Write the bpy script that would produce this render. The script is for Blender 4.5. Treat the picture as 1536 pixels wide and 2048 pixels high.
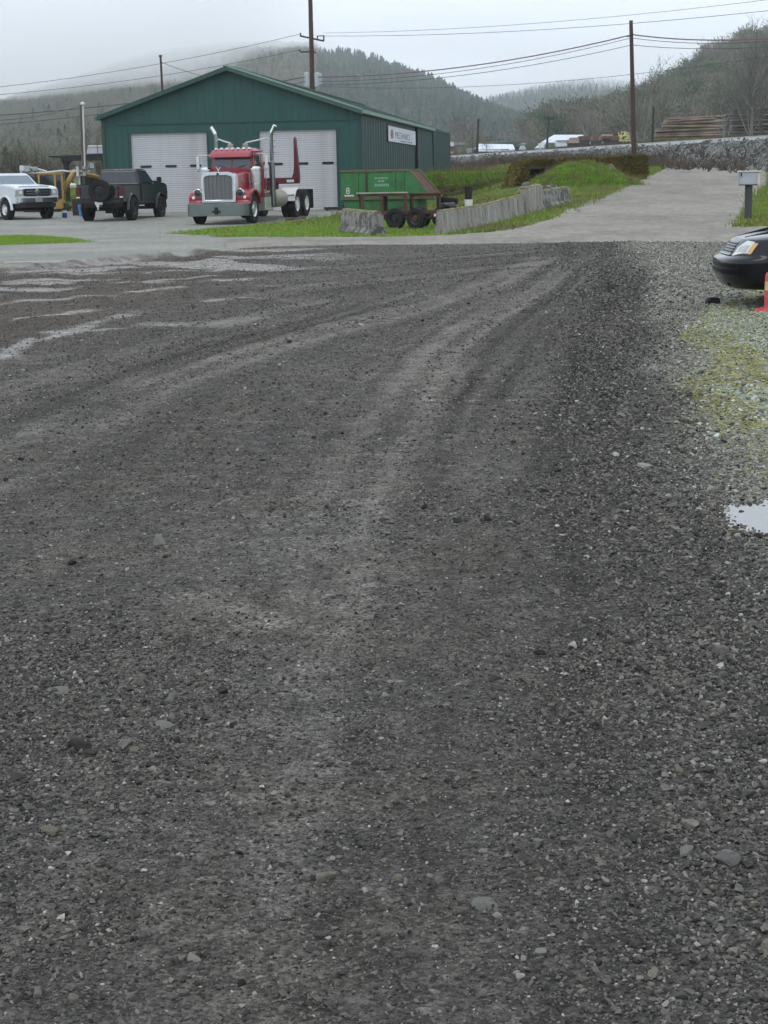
import bpy, bmesh, math, random
import numpy as np
from mathutils import Vector, Matrix, Euler
for o in list(bpy.data.objects): bpy.data.objects.remove(o)
S = bpy.context.scene
COL = S.collection
R = math.radians
rng = np.random.default_rng(7)
random.seed(7)

# ------------------------------------------------------------------ camera
FPX, CAMZ, PITCH, ROLL = 3400.0, 1.6, math.atan(664/3400.0), -0.019
cam = bpy.data.cameras.new('camera'); cam_o = bpy.data.objects.new('camera', cam); COL.objects.link(cam_o)
cam.sensor_fit = 'VERTICAL'; cam.sensor_height = 24.0; cam.lens = FPX/2048*24.0
cam.clip_start = 0.1; cam.clip_end = 12000
CAMROT = Matrix.Rotation(math.pi/2-PITCH, 3, 'X') @ Matrix.Rotation(ROLL, 3, 'Z')
cam_o.matrix_world = Matrix.Translation((0, 0, CAMZ)) @ CAMROT.to_4x4()
S.camera = cam_o

# ------------------------------------------------------------------ sky, sun, exposure
W = bpy.data.worlds.new('World'); S.world = W; W.use_nodes = True
nt = W.node_tree; nt.nodes.clear()
SUN_EL, SUN_AZ = R(52), R(205)
sky = nt.nodes.new('ShaderNodeTexSky'); sky.sky_type = 'NISHITA'; sky.sun_disc = False
sky.sun_elevation = SUN_EL; sky.sun_rotation = SUN_AZ
sky.air_density = 1.0; sky.dust_density = 3.0; sky.ozone_density = 1.0
hs = nt.nodes.new('ShaderNodeHueSaturation'); hs.inputs['Saturation'].default_value = 0.16
gm = nt.nodes.new('ShaderNodeMix'); gm.data_type = 'RGBA'; gm.inputs['Factor'].default_value = 0.86
gm.inputs[7].default_value = (6.95, 7.7, 8.75, 1)          # the even grey of the cloud deck
bg = nt.nodes.new('ShaderNodeBackground'); bg.inputs['Strength'].default_value = 0.15
wo = nt.nodes.new('ShaderNodeOutputWorld')
L = nt.links.new
L(sky.outputs[0], hs.inputs['Color']); L(hs.outputs[0], gm.inputs[6]); L(gm.outputs[2], bg.inputs[0]); L(bg.outputs[0], wo.inputs[0])
sl = bpy.data.lights.new('sun', 'SUN'); sl.energy = 0.5; sl.angle = R(25); sl.color = (1, 0.97, 0.93)
so = bpy.data.objects.new('sun', sl); COL.objects.link(so)
sd = Vector((math.sin(SUN_AZ)*math.cos(SUN_EL), math.cos(SUN_AZ)*math.cos(SUN_EL), math.sin(SUN_EL)))
so.rotation_euler = sd.to_track_quat('Z', 'Y').to_euler(); so.location = sd*300
vs = S.view_settings; vs.view_transform = 'Standard'; vs.look = 'None'; vs.exposure = 0.42; vs.gamma = 1.0; vs.use_curve_mapping = False
S.cycles.max_bounces = 8; S.cycles.volume_bounces = 6; S.cycles.transparent_max_bounces = 12
S.cycles.use_denoising = True

# ------------------------------------------------------------------ projection and ground
def ray(u, v):
    d = CAMROT @ Vector(((u-768)/FPX, -(v-1024)/FPX, -1.0))
    return d/d.y
def at(u, v, Y):
    d = ray(u, v)
    return Vector((d.x*Y, Y, CAMZ+d.z*Y))
def sm(a, b, x):
    t = np.clip((np.asarray(x, float)-a)/(b-a), 0, 1); return t*t*(3-2*t)
def _h(ix, iy, seed):
    n = (ix.astype(np.int64)*374761393 + iy.astype(np.int64)*668265263 + seed*974711) & 0x7fffffff
    n = ((n ^ (n >> 13))*1274126177) & 0x7fffffff
    return ((n ^ (n >> 16)) & 0xffff)/65535.0
def vn(x, y, seed=0):
    x = np.asarray(x, float); y = np.asarray(y, float)
    ix = np.floor(x); iy = np.floor(y); fx = x-ix; fy = y-iy
    fx = fx*fx*(3-2*fx); fy = fy*fy*(3-2*fy)
    a = _h(ix, iy, seed); b = _h(ix+1, iy, seed); c = _h(ix, iy+1, seed); d = _h(ix+1, iy+1, seed)
    return (a*(1-fx)+b*fx)*(1-fy)+(c*(1-fx)+d*fx)*fy
def fbm(x, y, seed=0, o=4):
    s = 0; a = .5; t = 0
    for i in range(o):
        s = s+a*vn(x*2**i+i*17.3, y*2**i-i*9.1, seed+i); t += a; a *= .55
    return s/t
_yy = np.arange(-60, 3600, 1.0)
def _sm1(p):
    v = np.interp(_yy, [a for a, b in p], [b for a, b in p]); k = np.ones(7)/7
    return np.convolve(np.pad(v, 3, mode='edge'), k, 'valid')
_PL = _sm1([(-60, 0), (58, 0), (66, .12), (72, .22), (78, .30), (85, .42), (100, .75), (130, 1.5), (170, 2.1), (260, 2.4), (600, 3), (3600, 5)])
_PR = _sm1([(-60, 0), (44, 0), (115, 2.34), (125, 2.5), (170, 2.6), (260, 2.7), (600, 3), (3600, 5)])
PUD = (2.17, 7.86)
def puddle_d(x, y):
    return np.hypot((x-PUD[0])/.52, (y-PUD[1])/.56)+.35*(fbm(np.asarray(x)*4.5, np.asarray(y)*4.5, 31, 3)-.5)
def G(x, y):
    x = np.asarray(x, float); y = np.asarray(y, float)
    sh = np.clip((y-72)*.085, 0, 3.6)*(1-sm(150, 200, y)); w = sm(0, 1, (x-1.5-sh)/5.0)
    z = np.interp(y, _yy, _PL)*(1-w)+np.interp(y, _yy, _PR)*w
    f = 1-sm(38, 46, y)
    rut = fbm((x*.94+y*.30)*1.3+2*fbm(x*.2, y*.2, 3, 2), (y*.94-x*.30)*.16, 5, 3)-.5
    mudw = sm(-1.5, -4.0, x-.06*(y-20))*sm(13, 18, y)*(1-sm(37, 41, y))
    z = z+f*(.05*(fbm(x*.55, y*.55, 11, 3)-.5)+(.028+.075*mudw)*rut+.012*(fbm(x*3.1, y*3.1, 15, 2)-.5))
    z = z+.13*sm(2.6, 4.0, x)*sm(12, 16, y)*(1-sm(26, 34, y))
    bd = y-(33.0+(x+7.4)*2.1); z = z+.13*np.exp(-(bd/.55)**2)*sm(.3, .6, fbm(x*1.2, y*.9, 17, 3))*sm(-9, -7, x)*(1-sm(-4.4, -3.4, x))
    pd = puddle_d(x, y)
    z = z-(1-sm(.75, 1.5, pd))*.03
    return z
def gz(x, y): return float(G(x, y))
def gp(u, v, up=0.0):
    d = ray(u, v); Y0 = 2.0; p = None
    ys = np.geomspace(2.0, 420, 2600)
    hz = CAMZ+d.z*ys-(G(d.x*ys, ys)+up)
    k = np.argmax(hz <= 0)
    if hz[k] > 0: return at(u, v, 420)
    if k == 0: return at(u, v, 2)
    y = ys[k-1]+(ys[k]-ys[k-1])*hz[k-1]/(hz[k-1]-hz[k])
    return Vector((d.x*y, y, gz(d.x*y, y)+up))

# ------------------------------------------------------------------ materials
def mat(name, col, rough=.6, metal=0.0, var=.12, scale=6.0, bump=0.0, bscale=None, col2=None, spec=.3, coat=0.0, c2w=(.45, .62), c2s=None, stretch=None):
    if not metal: col = tuple(c*.78 for c in col); col2 = col2 and tuple(c*.78 for c in col2)
    m = bpy.data.materials.new(name); m.use_nodes = True; n = m.node_tree.nodes; l = m.node_tree.links.new
    b = n['Principled BSDF']; b.inputs['Roughness'].default_value = rough; b.inputs['Metallic'].default_value = metal
    b.inputs['Specular IOR Level'].default_value = spec; b.inputs['Coat Weight'].default_value = coat
    tc = n.new('ShaderNodeTexCoord'); src = tc.outputs['Object']
    if stretch:
        mp = n.new('ShaderNodeMapping'); mp.inputs['Scale'].default_value = stretch; l(src, mp.inputs[0]); src = mp.outputs[0]
    nz = n.new('ShaderNodeTexNoise'); nz.inputs['Scale'].default_value = scale; nz.inputs['Detail'].default_value = 6; nz.inputs['Roughness'].default_value = .65
    l(src, nz.inputs['Vector'])
    mr = n.new('ShaderNodeMapRange'); mr.inputs[1].default_value = .3; mr.inputs[2].default_value = .7
    mr.inputs[3].default_value = 1-var; mr.inputs[4].default_value = 1+var; l(nz.outputs[0], mr.inputs[0])
    hv = n.new('ShaderNodeHueSaturation'); l(mr.outputs[0], hv.inputs['Value'])
    if col2 is None: hv.inputs['Color'].default_value = (*col, 1)
    else:
        n2 = n.new('ShaderNodeTexNoise'); n2.inputs['Scale'].default_value = c2s or scale*.5; n2.inputs['Detail'].default_value = 8; n2.inputs['Roughness'].default_value = .7
        l(src, n2.inputs['Vector'])
        r2 = n.new('ShaderNodeMapRange'); r2.inputs[1].default_value = c2w[0]; r2.inputs[2].default_value = c2w[1]; l(n2.outputs[0], r2.inputs[0])
        mx = n.new('ShaderNodeMix'); mx.data_type = 'RGBA'; mx.inputs[6].default_value = (*col, 1); mx.inputs[7].default_value = (*col2, 1)
        l(r2.outputs[0], mx.inputs['Factor']); l(mx.outputs[2], hv.inputs['Color'])
    l(hv.outputs[0], b.inputs['Base Color'])
    if bump:
        bn = n.new('ShaderNodeTexNoise'); bn.inputs['Scale'].default_value = bscale or scale*3; bn.inputs['Detail'].default_value = 5; l(src, bn.inputs['Vector'])
        bp = n.new('ShaderNodeBump'); bp.inputs['Strength'].default_value = 1; bp.inputs['Distance'].default_value = bump; l(bn.outputs[0], bp.inputs['Height']); l(bp.outputs[0], b.inputs['Normal'])
    return m
def rmat(name, ramp, rough=.85, var=.15, scale=3.0, spec=.3):
    """one colour per instance, picked along a ramp"""
    m = bpy.data.materials.new(name); m.use_nodes = True; n = m.node_tree.nodes; l = m.node_tree.links.new
    b = n['Principled BSDF']; b.inputs['Roughness'].default_value = rough; b.inputs['Specular IOR Level'].default_value = spec
    oi = n.new('ShaderNodeObjectInfo'); cr = n.new('ShaderNodeValToRGB'); e = cr.color_ramp.elements
    while len(e) < len(ramp): e.new(.5)
    for k, (p, c) in enumerate(ramp): e[k].position = p; e[k].color = (*c, 1)
    l(oi.outputs['Random'], cr.inputs[0])
    tc = n.new('ShaderNodeTexCoord'); nz = n.new('ShaderNodeTexNoise'); nz.inputs['Scale'].default_value = scale; nz.inputs['Detail'].default_value = 3
    l(tc.outputs['Object'], nz.inputs['Vector'])
    mr = n.new('ShaderNodeMapRange'); mr.inputs[1].default_value = .3; mr.inputs[2].default_value = .7; mr.inputs[3].default_value = 1-var; mr.inputs[4].default_value = 1+var
    hv = n.new('ShaderNodeHueSaturation'); l(nz.outputs[0], mr.inputs[0]); l(mr.outputs[0], hv.inputs['Value']); l(cr.outputs[0], hv.inputs['Color']); l(hv.outputs[0], b.inputs['Base Color'])
    return m
M = {}
def defm(k, *a, **kw): M[k] = mat(k, *a, **kw)

# ------------------------------------------------------------------ mesh builder
class MB:
    def __init__(s): s.v = []; s.f = []
    def add(s, vs, fs):
        o = len(s.v); s.v += [tuple(p) for p in vs]; s.f += [tuple(i+o for i in f) for f in fs]; return s
    def box(s, c, d, rot=None, tap=1.0):
        x, y, z = d[0]/2, d[1]/2, d[2]/2
        p = [Vector(q) for q in ((-x, -y, -z), (x, -y, -z), (x, y, -z), (-x, y, -z), (-x*tap, -y*tap, z), (x*tap, -y*tap, z), (x*tap, y*tap, z), (-x*tap, y*tap, z))]
        if rot is not None: p = [rot @ q for q in p]
        return s.add([q+Vector(c) for q in p], [(0, 3, 2, 1), (4, 5, 6, 7), (0, 1, 5, 4), (1, 2, 6, 5), (2, 3, 7, 6), (3, 0, 4, 7)])
    def b(s, x0, x1, y0, y1, z0, z1):
        return s.box(((x0+x1)/2, (y0+y1)/2, (z0+z1)/2), (x1-x0, y1-y0, z1-z0))
    def hexa(s, p): return s.add(p, [(0, 3, 2, 1), (4, 5, 6, 7), (0, 1, 5, 4), (1, 2, 6, 5), (2, 3, 7, 6), (3, 0, 4, 7)])
    def loft(s, loops, caps=True):
        n = len(loops[0]); o = len(s.v); m = len(loops)
        for lp in loops: s.v += [tuple(p) for p in lp]
        for i in range(m-1):
            for j in range(n):
                s.f.append((o+i*n+j, o+i*n+(j+1) % n, o+(i+1)*n+(j+1) % n, o+(i+1)*n+j))
        if caps: s.f.append(tuple(o+j for j in reversed(range(n)))); s.f.append(tuple(o+(m-1)*n+j for j in range(n)))
        return s
    def tube(s, pts, r, n=8, caps=True):
        pts = [Vector(p) for p in pts]; rr = r if hasattr(r, '__len__') else [r]*len(pts); loops = []
        ref = Vector((0, 0, 1)) if abs((pts[-1]-pts[0]).normalized().z) < .9 else Vector((1, 0, 0))
        for i, p in enumerate(pts):
            t = (pts[min(i+1, len(pts)-1)]-pts[max(i-1, 0)]).normalized()
            a = t.cross(ref).normalized(); b = a.cross(t)
            loops.append([p+(a*math.cos(2*math.pi*k/n)+b*math.sin(2*math.pi*k/n))*rr[i] for k in range(n)])
        return s.loft(loops, caps)
    def cyl(s, a, b, r, n=16): return s.tube([a, b], r, n)
    def lathe(s, prof, axis='Z', n=24, c=(0, 0, 0)):
        """prof: list of (r, h); closed loop profile revolved"""
        c = Vector(c); o = len(s.v); m = len(prof)
        for k in range(n):
            t = 2*math.pi*k/n
            for r, h in prof:
                q = (r*math.cos(t), r*math.sin(t), h) if axis == 'Z' else ((h, r*math.cos(t), r*math.sin(t)) if axis == 'X' else (r*math.cos(t), h, r*math.sin(t)))
                s.v.append(tuple(c+Vector(q)))
        for k in range(n):
            for i in range(m-1):
                s.f.append((o+k*m+i, o+((k+1) % n)*m+i, o+((k+1) % n)*m+i+1, o+k*m+i+1))
        return s
    def prism(s, poly, a, b, axis='X'):
        """poly of 2-D points extruded along axis between a and b"""
        def q(p, h): return (h, p[0], p[1]) if axis == 'X' else ((p[0], h, p[1]) if axis == 'Y' else (p[0], p[1], h))
        n = len(poly); return s.add([q(p, a) for p in poly]+[q(p, b) for p in poly], [tuple(reversed(range(n))), tuple(range(n, 2*n))]+[(i, (i+1) % n, n+(i+1) % n, n+i) for i in range(n)])
    def quad(s, a, b, c, d): return s.add([a, b, c, d], [(0, 1, 2, 3)])
    def mesh(s, name, smooth=35, bevel=0.0, seg=1):
        me = bpy.data.meshes.new(name); me.from_pydata(s.v, [], s.f)
        bm = bmesh.new(); bm.from_mesh(me)
        bmesh.ops.remove_doubles(bm, verts=bm.verts, dist=1e-5)
        bmesh.ops.recalc_face_normals(bm, faces=bm.faces)
        if bevel:
            ed = [e for e in bm.edges if len(e.link_faces) == 2 and e.calc_face_angle(0) > R(30)]
            bmesh.ops.bevel(bm, geom=ed, offset=bevel, segments=seg, affect='EDGES', clamp_overlap=True)
        bm.to_mesh(me); bm.free()
        if smooth:
            me.polygons.foreach_set('use_smooth', [True]*len(me.polygons)); me.set_sharp_from_angle(angle=R(smooth))
        return me
def arr_mesh(name, v, f, attrs=None, smooth=True):
    """numpy verts and quads or tris -> mesh"""
    v = np.asarray(v, np.float32); f = np.asarray(f, np.int32); me = bpy.data.meshes.new(name); k = f.shape[1]
    me.vertices.add(len(v)); me.vertices.foreach_set('co', v.ravel())
    me.loops.add(f.size); me.loops.foreach_set('vertex_index', f.ravel())
    me.polygons.add(len(f)); me.polygons.foreach_set('loop_start', np.arange(0, f.size, k, dtype=np.int32))
    me.polygons.foreach_set('use_smooth', np.full(len(f), smooth))
    me.update(calc_edges=True)
    for nm, a in (attrs or {}).items():
        at_ = me.attributes.new(nm, 'FLOAT', 'POINT'); at_.data.foreach_set('value', np.asarray(a, np.float32).ravel())
    return me
def grid_faces(nr, nc):
    i = np.arange(nr-1)[:, None]*nc+np.arange(nc-1)[None, :]
    return np.stack([i, i+1, i+nc+1, i+nc], -1).reshape(-1, 4)
def tag(o, label=None, cat=None, group=None, kind=None):
    if label: o['label'] = label
    if cat: o['category'] = cat
    if group: o['group'] = group
    if kind: o['kind'] = kind
    return o
def link(name, me, m=None, parent=None, loc=None, rot=None):
    o = bpy.data.objects.new(name, me); COL.objects.link(o)
    if m is not None: me.materials.clear(); me.materials.append(M[m] if isinstance(m, str) else m)
    if parent is not None: o.parent = parent
    if loc is not None: o.location = loc
    if rot is not None: o.rotation_euler = rot
    return o
def part(name, mb, m, parent=None, bevel=0.0, smooth=35, seg=1, label=None, **kw):
    o = link(name, mb.mesh(name, smooth, bevel, seg), m, parent, **kw)
    if label: o['label'] = label
    return o
def root(name, loc, rz, label, cat, group=None):
    o = bpy.data.objects.new(name, None); COL.objects.link(o); o.location = loc; o.rotation_euler = (0, 0, rz)
    o.empty_display_size = .3
    return tag(o, label, cat, group)
def kids(o): return [c for c in bpy.data.objects if c.parent is o]
def dup(o, loc=None, rz=None, label=None, parent=None, name=None):
    c = o.copy(); COL.objects.link(c)
    if loc is not None: c.location = loc
    if rz is not None: c.rotation_euler = (0, 0, rz)
    if label: c['label'] = label
    if parent is not None: c.parent = parent
    for ch in kids(o): dup(ch, parent=c)
    return c
def text_mb(s, size, font_scale_x=1.0):
    cu = bpy.data.curves.new('lettering', 'FONT'); cu.body = s; cu.size = size; cu.extrude = .004
    o = bpy.data.objects.new('lettering', cu); COL.objects.link(o)
    dg = bpy.context.evaluated_depsgraph_get(); me = o.evaluated_get(dg).to_mesh()
    vs_ = [tuple(v.co) for v in me.vertices]; fs_ = [tuple(p.vertices) for p in me.polygons]
    bpy.data.objects.remove(o); bpy.data.curves.remove(cu)
    mb = MB(); mb.add([(x*font_scale_x, y, z) for x, y, z in vs_], fs_); return mb
# ---- scatter of uncountable stuff by geometry nodes
def scatter(name, pts, rot, scl, idx, protos, label=None):
    me = bpy.data.meshes.new(name); n = len(pts); me.vertices.add(n)
    me.vertices.foreach_set('co', np.asarray(pts, np.float32).ravel())
    for nm, t, a in (('rot', 'FLOAT_VECTOR', rot), ('scl', 'FLOAT_VECTOR', scl)):
        me.attributes.new(nm, t, 'POINT').data.foreach_set('vector', np.asarray(a, np.float32).ravel())
    me.attributes.new('idx', 'INT', 'POINT').data.foreach_set('value', np.asarray(idx, np.int32))
    o = bpy.data.objects.new(name, me); COL.objects.link(o)
    pc = bpy.data.collections.new(name+'_kinds')
    for p in protos: pc.objects.link(p)
    g = bpy.data.node_groups.new(name, 'GeometryNodeTree')
    g.interface.new_socket('Geometry', in_out='INPUT', socket_type='NodeSocketGeometry'); g.interface.new_socket('Geometry', in_out='OUTPUT', socket_type='NodeSocketGeometry')
    N = g.nodes.new; gi = N('NodeGroupInput'); go = N('NodeGroupOutput'); ci = N('GeometryNodeCollectionInfo'); ci.inputs['Collection'].default_value = pc
    ci.inputs['Separate Children'].default_value = True; ci.inputs['Reset Children'].default_value = True
    ip = N('GeometryNodeInstanceOnPoints'); ip.inputs['Pick Instance'].default_value = True
    def na(t, nm):
        a = N('GeometryNodeInputNamedAttribute'); a.data_type = t; a.inputs['Name'].default_value = nm; return a.outputs['Attribute']
    lk = g.links.new
    m2p = N('GeometryNodeMeshToPoints'); lk(gi.outputs[0], m2p.inputs[0]); lk(m2p.outputs[0], ip.inputs['Points'])
    lk(ci.outputs[0], ip.inputs['Instance']); lk(na('INT', 'idx'), ip.inputs['Instance Index'])
    e2r = N('FunctionNodeEulerToRotation'); lk(na('FLOAT_VECTOR', 'rot'), e2r.inputs[0]); lk(e2r.outputs[0], ip.inputs['Rotation'])
    lk(na('FLOAT_VECTOR', 'scl'), ip.inputs['Scale']); lk(ip.outputs[0], go.inputs[0])
    md = o.modifiers.new('scatter', 'NODES'); md.node_group = g
    o['kind'] = 'stuff'
    if label: o['label'] = label
    return o
def proto(name, me, m):
    o = bpy.data.objects.new(name, me); me.materials.clear(); me.materials.append(M[m] if isinstance(m, str) else m); return o
# ================================================================== GROUND
def wl(px): return [gp(u, v) for u, v in px]
def inpoly(x, y, poly):
    c = np.zeros(np.shape(x), bool); n = len(poly)
    for i in range(n):
        x0, y0 = poly[i][0], poly[i][1]; x1, y1 = poly[(i+1) % n][0], poly[(i+1) % n][1]
        if y0 == y1: continue
        c ^= ((y0 > y) != (y1 > y)) & (x < (x1-x0)*(y-y0)/(y1-y0)+x0)
    return c
def dline(x, y, pts):
    d = np.full(np.shape(x), 1e9)
    for a, b in zip(pts[:-1], pts[1:]):
        ax, ay, bx, by = a[0], a[1], b[0], b[1]
        t = np.clip(((x-ax)*(bx-ax)+(y-ay)*(by-ay))/((bx-ax)**2+(by-ay)**2), 0, 1)
        d = np.minimum(d, np.hypot(x-ax-t*(bx-ax), y-ay-t*(by-ay)))
    return d
EDGE = wl([(-900, 640), (-300, 580), (0, 536), (100, 528), (200, 521), (330, 512), (420, 503), (500, 494), (600, 490), (768, 489), (1000, 487), (1280, 483), (1460, 485), (1700, 487)])
_ex = [p.x for p in EDGE]; _ey = [p.y for p in EDGE]
GA = wl([(335, 467), (420, 457), (520, 449), (600, 440), (690, 428), (705, 416), (870, 412), (905, 396), (1010, 391), (1060, 384), (1180, 355), (1300, 333), (1345, 329), (1300, 349), (1200, 396), (1100, 437), (1000, 463), (900, 471), (760, 475), (600, 475), (480, 474)])
GB = wl([(-260, 478), (-60, 473), (60, 471), (130, 476), (178, 484), (100, 487), (0, 490), (-260, 500)])
GC = [Vector(p) for p in [(q.x, q.y, 0) for q in wl([(1462, 455), (1482, 432)])]+[(14.2, 66, 0), (17.6, 78, 0), (22, 97, 0), (30, 92, 0), (27, 50, 0)]+[(q.x, q.y, 0) for q in wl([(1640, 457)])]]
def field_mask(x, y):
    jx = x+.5*(vn(x*1.7, y*.9, 41)-.5); jy = y+1.3*(vn(x*1.3, y*.8, 42)-.5)
    return (inpoly(jx, jy, GA) | inpoly(jx, jy, GB) | inpoly(jx, jy, GC) | ((y > 84) & ((x > -2) | (y > 92))) | ((y > 66) & (x > 1.2))).astype(float)
TR = [  # wheel tracks across the yard: pixels, half-width m, change of tone
 ([(640, 1250), (680, 1050), (730, 930), (790, 830), (880, 710), (970, 640), (1070, 585), (1120, 545), (1190, 503)], .26, .42),
 ([(860, 900), (960, 740), (1040, 670), (1120, 610), (1180, 560), (1240, 510)], .22, .30),
 ([(960, 800), (1010, 700), (1080, 630), (1140, 590)], .30, -.40),
 ([(1120, 760), (1170, 660), (1190, 590), (1230, 530)], .26, -.30),
 ([(330, 1210), (560, 1000), (700, 830), (800, 720), (940, 620), (1040, 560)], .20, .22),
 ([(-60, 985), (160, 850), (340, 760), (560, 690), (760, 638), (880, 600), (1000, 560), (1090, 515)], .34, .40),
 ([(-60, 905), (120, 815), (250, 765), (500, 685), (700, 630), (860, 580)], .22, .26),
 ([(60, 850), (260, 755), (420, 700), (600, 650), (760, 610)], .30, -.34),
 ([(-60, 800), (150, 735), (330, 680), (480, 640), (640, 600)], .22, .20),
 ([(560, 1750), (590, 1450), (640, 1180)], .16, .24), ([(420, 2040), (480, 1750), (520, 1500), (560, 1300)], .18, .20),
 ([(120, 2040), (200, 1720), (300, 1420), (400, 1230)], .22, .22),
 ([(800, 2040), (840, 1700), (860, 1400), (900, 1150)], .16, .14),
 ([(1030, 2040), (1010, 1750), (1010, 1450), (1060, 1150), (1150, 850), (1210, 680), (1250, 560), (1290, 500)], .34, -.40),
 ([(1330, 1600), (1230, 1250), (1160, 980), (1180, 780), (1220, 620)], .26, -.30),
 ([(700, 2040), (760, 1600), (800, 1300), (860, 1000), (960, 760)], .18, -.22), ([(250, 2040), (330, 1760), (420, 1500)], .2, -.2),
 ([(380, 562), (700, 532), (1000, 512), (1200, 498)], .6, -.20), ([(560, 548), (800, 526), (1120, 498)], .4, .26),
 ([(430, 600), (700, 566), (900, 545), (1150, 520)], .4, .22), ([(300, 640), (560, 600), (820, 560)], .35, -.18),
 ([(620, 804), (900, 800), (1100, 801), (1320, 795)], .045, .55), ([(340, 751), (640, 746), (960, 741)], .05, .30),
]
TRW = [(wl(p), w, a) for p, w, a in TR]
DRYX = wl([(395, 1190), (470, 1215), (520, 1235)])
STRK = [(wl(p), w) for p, w in (([(-20, 728), (40, 692), (120, 668), (200, 642), (290, 622)], .13), ([(-20, 642), (90, 632), (190, 618)], .12), ([(60, 602), (170, 590), (260, 585), (350, 575)], .16), ([(-20, 612), (70, 600)], .14),
 ([(230, 566), (330, 560), (430, 552)], .16), ([(-20, 568), (110, 558)], .2), ([(60, 582), (150, 575)], .12), ([(150, 650), (230, 640)], .10), ([(300, 546), (430, 540)], .2), ([(100, 660), (190, 664), (260, 652)], .08), ([(420, 600), (520, 588)], .10))]
def ground_attrs(x, y):
    n1 = fbm(x*.5, y*.35, 51, 4); n2 = fbm(x*2.2, y*1.2, 52, 3)
    tone = .55*(n1-.5)+.28*(n2-.5)
    n3 = fbm(x*7, y*3, 53, 3)
    for q, (p, w, a) in enumerate(TRW):
        for e, (dx, ww, aa) in enumerate(((0, 1, .75), (-.55, .22, .8), (.5, .18, .7), (1.5, .25, -.6), (-1.6, .3, -.5))):
            d = dline(x+dx*w+.12*(n2-.5), y+.3*(n1-.5), p); tone = tone+(.46+.58*sm(6, 16, y))*aa*a*(1-sm(.45, 1.35, d/(w*ww)))*(.1+.9*n2+.8*n3)
    tone = tone+.55*np.exp(-(dline(x, y, DRYX)/.13)**2)*(.4+n2)
    far = sm(8, 34, y); tone = tone+.06*far-.45*(1-sm(1.0, 1.7, puddle_d(x, y)))
    yb = np.interp(x, _ex, _ey)
    pale = sm(-.5, .5, y-yb+1.6*(fbm(x*1.1, y*.5, 55, 3)-.5)-1.2*sm(-2.5, -6, x)*(fbm(x*.7, y*.7, 56, 2)-.2))
    mud = sm(-1.9, -3.9, x-.055*(y-20)+2.4*(fbm(x*.35, y*.22, 57, 3)-.5))*sm(15, 20, y)*(1-pale)
    bx = .25+.098*(y-3)
    right = sm(-.5, 1.1, x-bx+.8*(n1-.5))*(1-pale)*(.6+.4*sm(8, 14, y))
    side = sm(.15, .95, x-(.60+.124*(y-3))+.7*(n1-.5))*(1-pale)*sm(4.5, 7.5, y)
    mo = (1-np.clip(np.hypot((x-.205*y-.25)/.85, (y-15.6)/8.2), 0, 1))
    moss = np.clip(sm(.06, .42, mo+.9*(fbm(x*1.6, y*.6, 58, 4)-.5)), 0, 1)*(1-pale)*sm(.02, .14, mo)
    lich = np.clip(sm(.50, .66, fbm(x*1.3+7, y*.45, 59, 3)+.25*mo-.05), 0, 1)*sm(.1, .4, mo)*(1-pale)
    fld = field_mask(x, y)
    rx = x*.94+y*.30; ry = y*.94-x*.30
    st = fbm(x*.42+1.5*fbm(x*.5, y*.25, 61, 2)+.25*y, y*.50-.1*x, 62, 5)
    wet = sm(.50, .60, st)*sm(-.6, -3.2, x-.06*(y-20))*sm(14, 18, y)*(1-pale*.9)*(1-sm(41, 43, y))
    for p, w in STRK:
        wet = np.maximum(wet, (1-sm(.5, 1.6, dline(x+.3*(n2-.5), y+.9*(fbm(x*1.6, y*.8, 66, 3)-.5), p)/w))*sm(.32, .5, fbm(x*2.1, y*1.3, 67, 3))*(1-pale))
    return dict(tone=tone, pale=pale*(1-fld), mud=mud, right=right, side=side, moss=moss, lichen=lich, field=fld, wet=wet)
ys = np.concatenate([np.arange(-14, 2, .4), np.geomspace(2, 68, 560), np.geomspace(68, 3400, 170)[1:]])
sc = np.concatenate([-np.geomspace(9, .36, 34)[:-1], np.linspace(-.36, .36, 260), np.geomspace(.36, 9, 34)[1:]])
GX = sc[None, :]*np.maximum(ys+3, 5.2)[:, None]; GY = np.repeat(ys[:, None], len(sc), 1)
gxy = (GX.ravel(), GY.ravel())
gme = arr_mesh('ground', np.stack([gxy[0], gxy[1], G(*gxy)], -1), grid_faces(len(ys), len(sc)), ground_attrs(*gxy))

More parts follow.
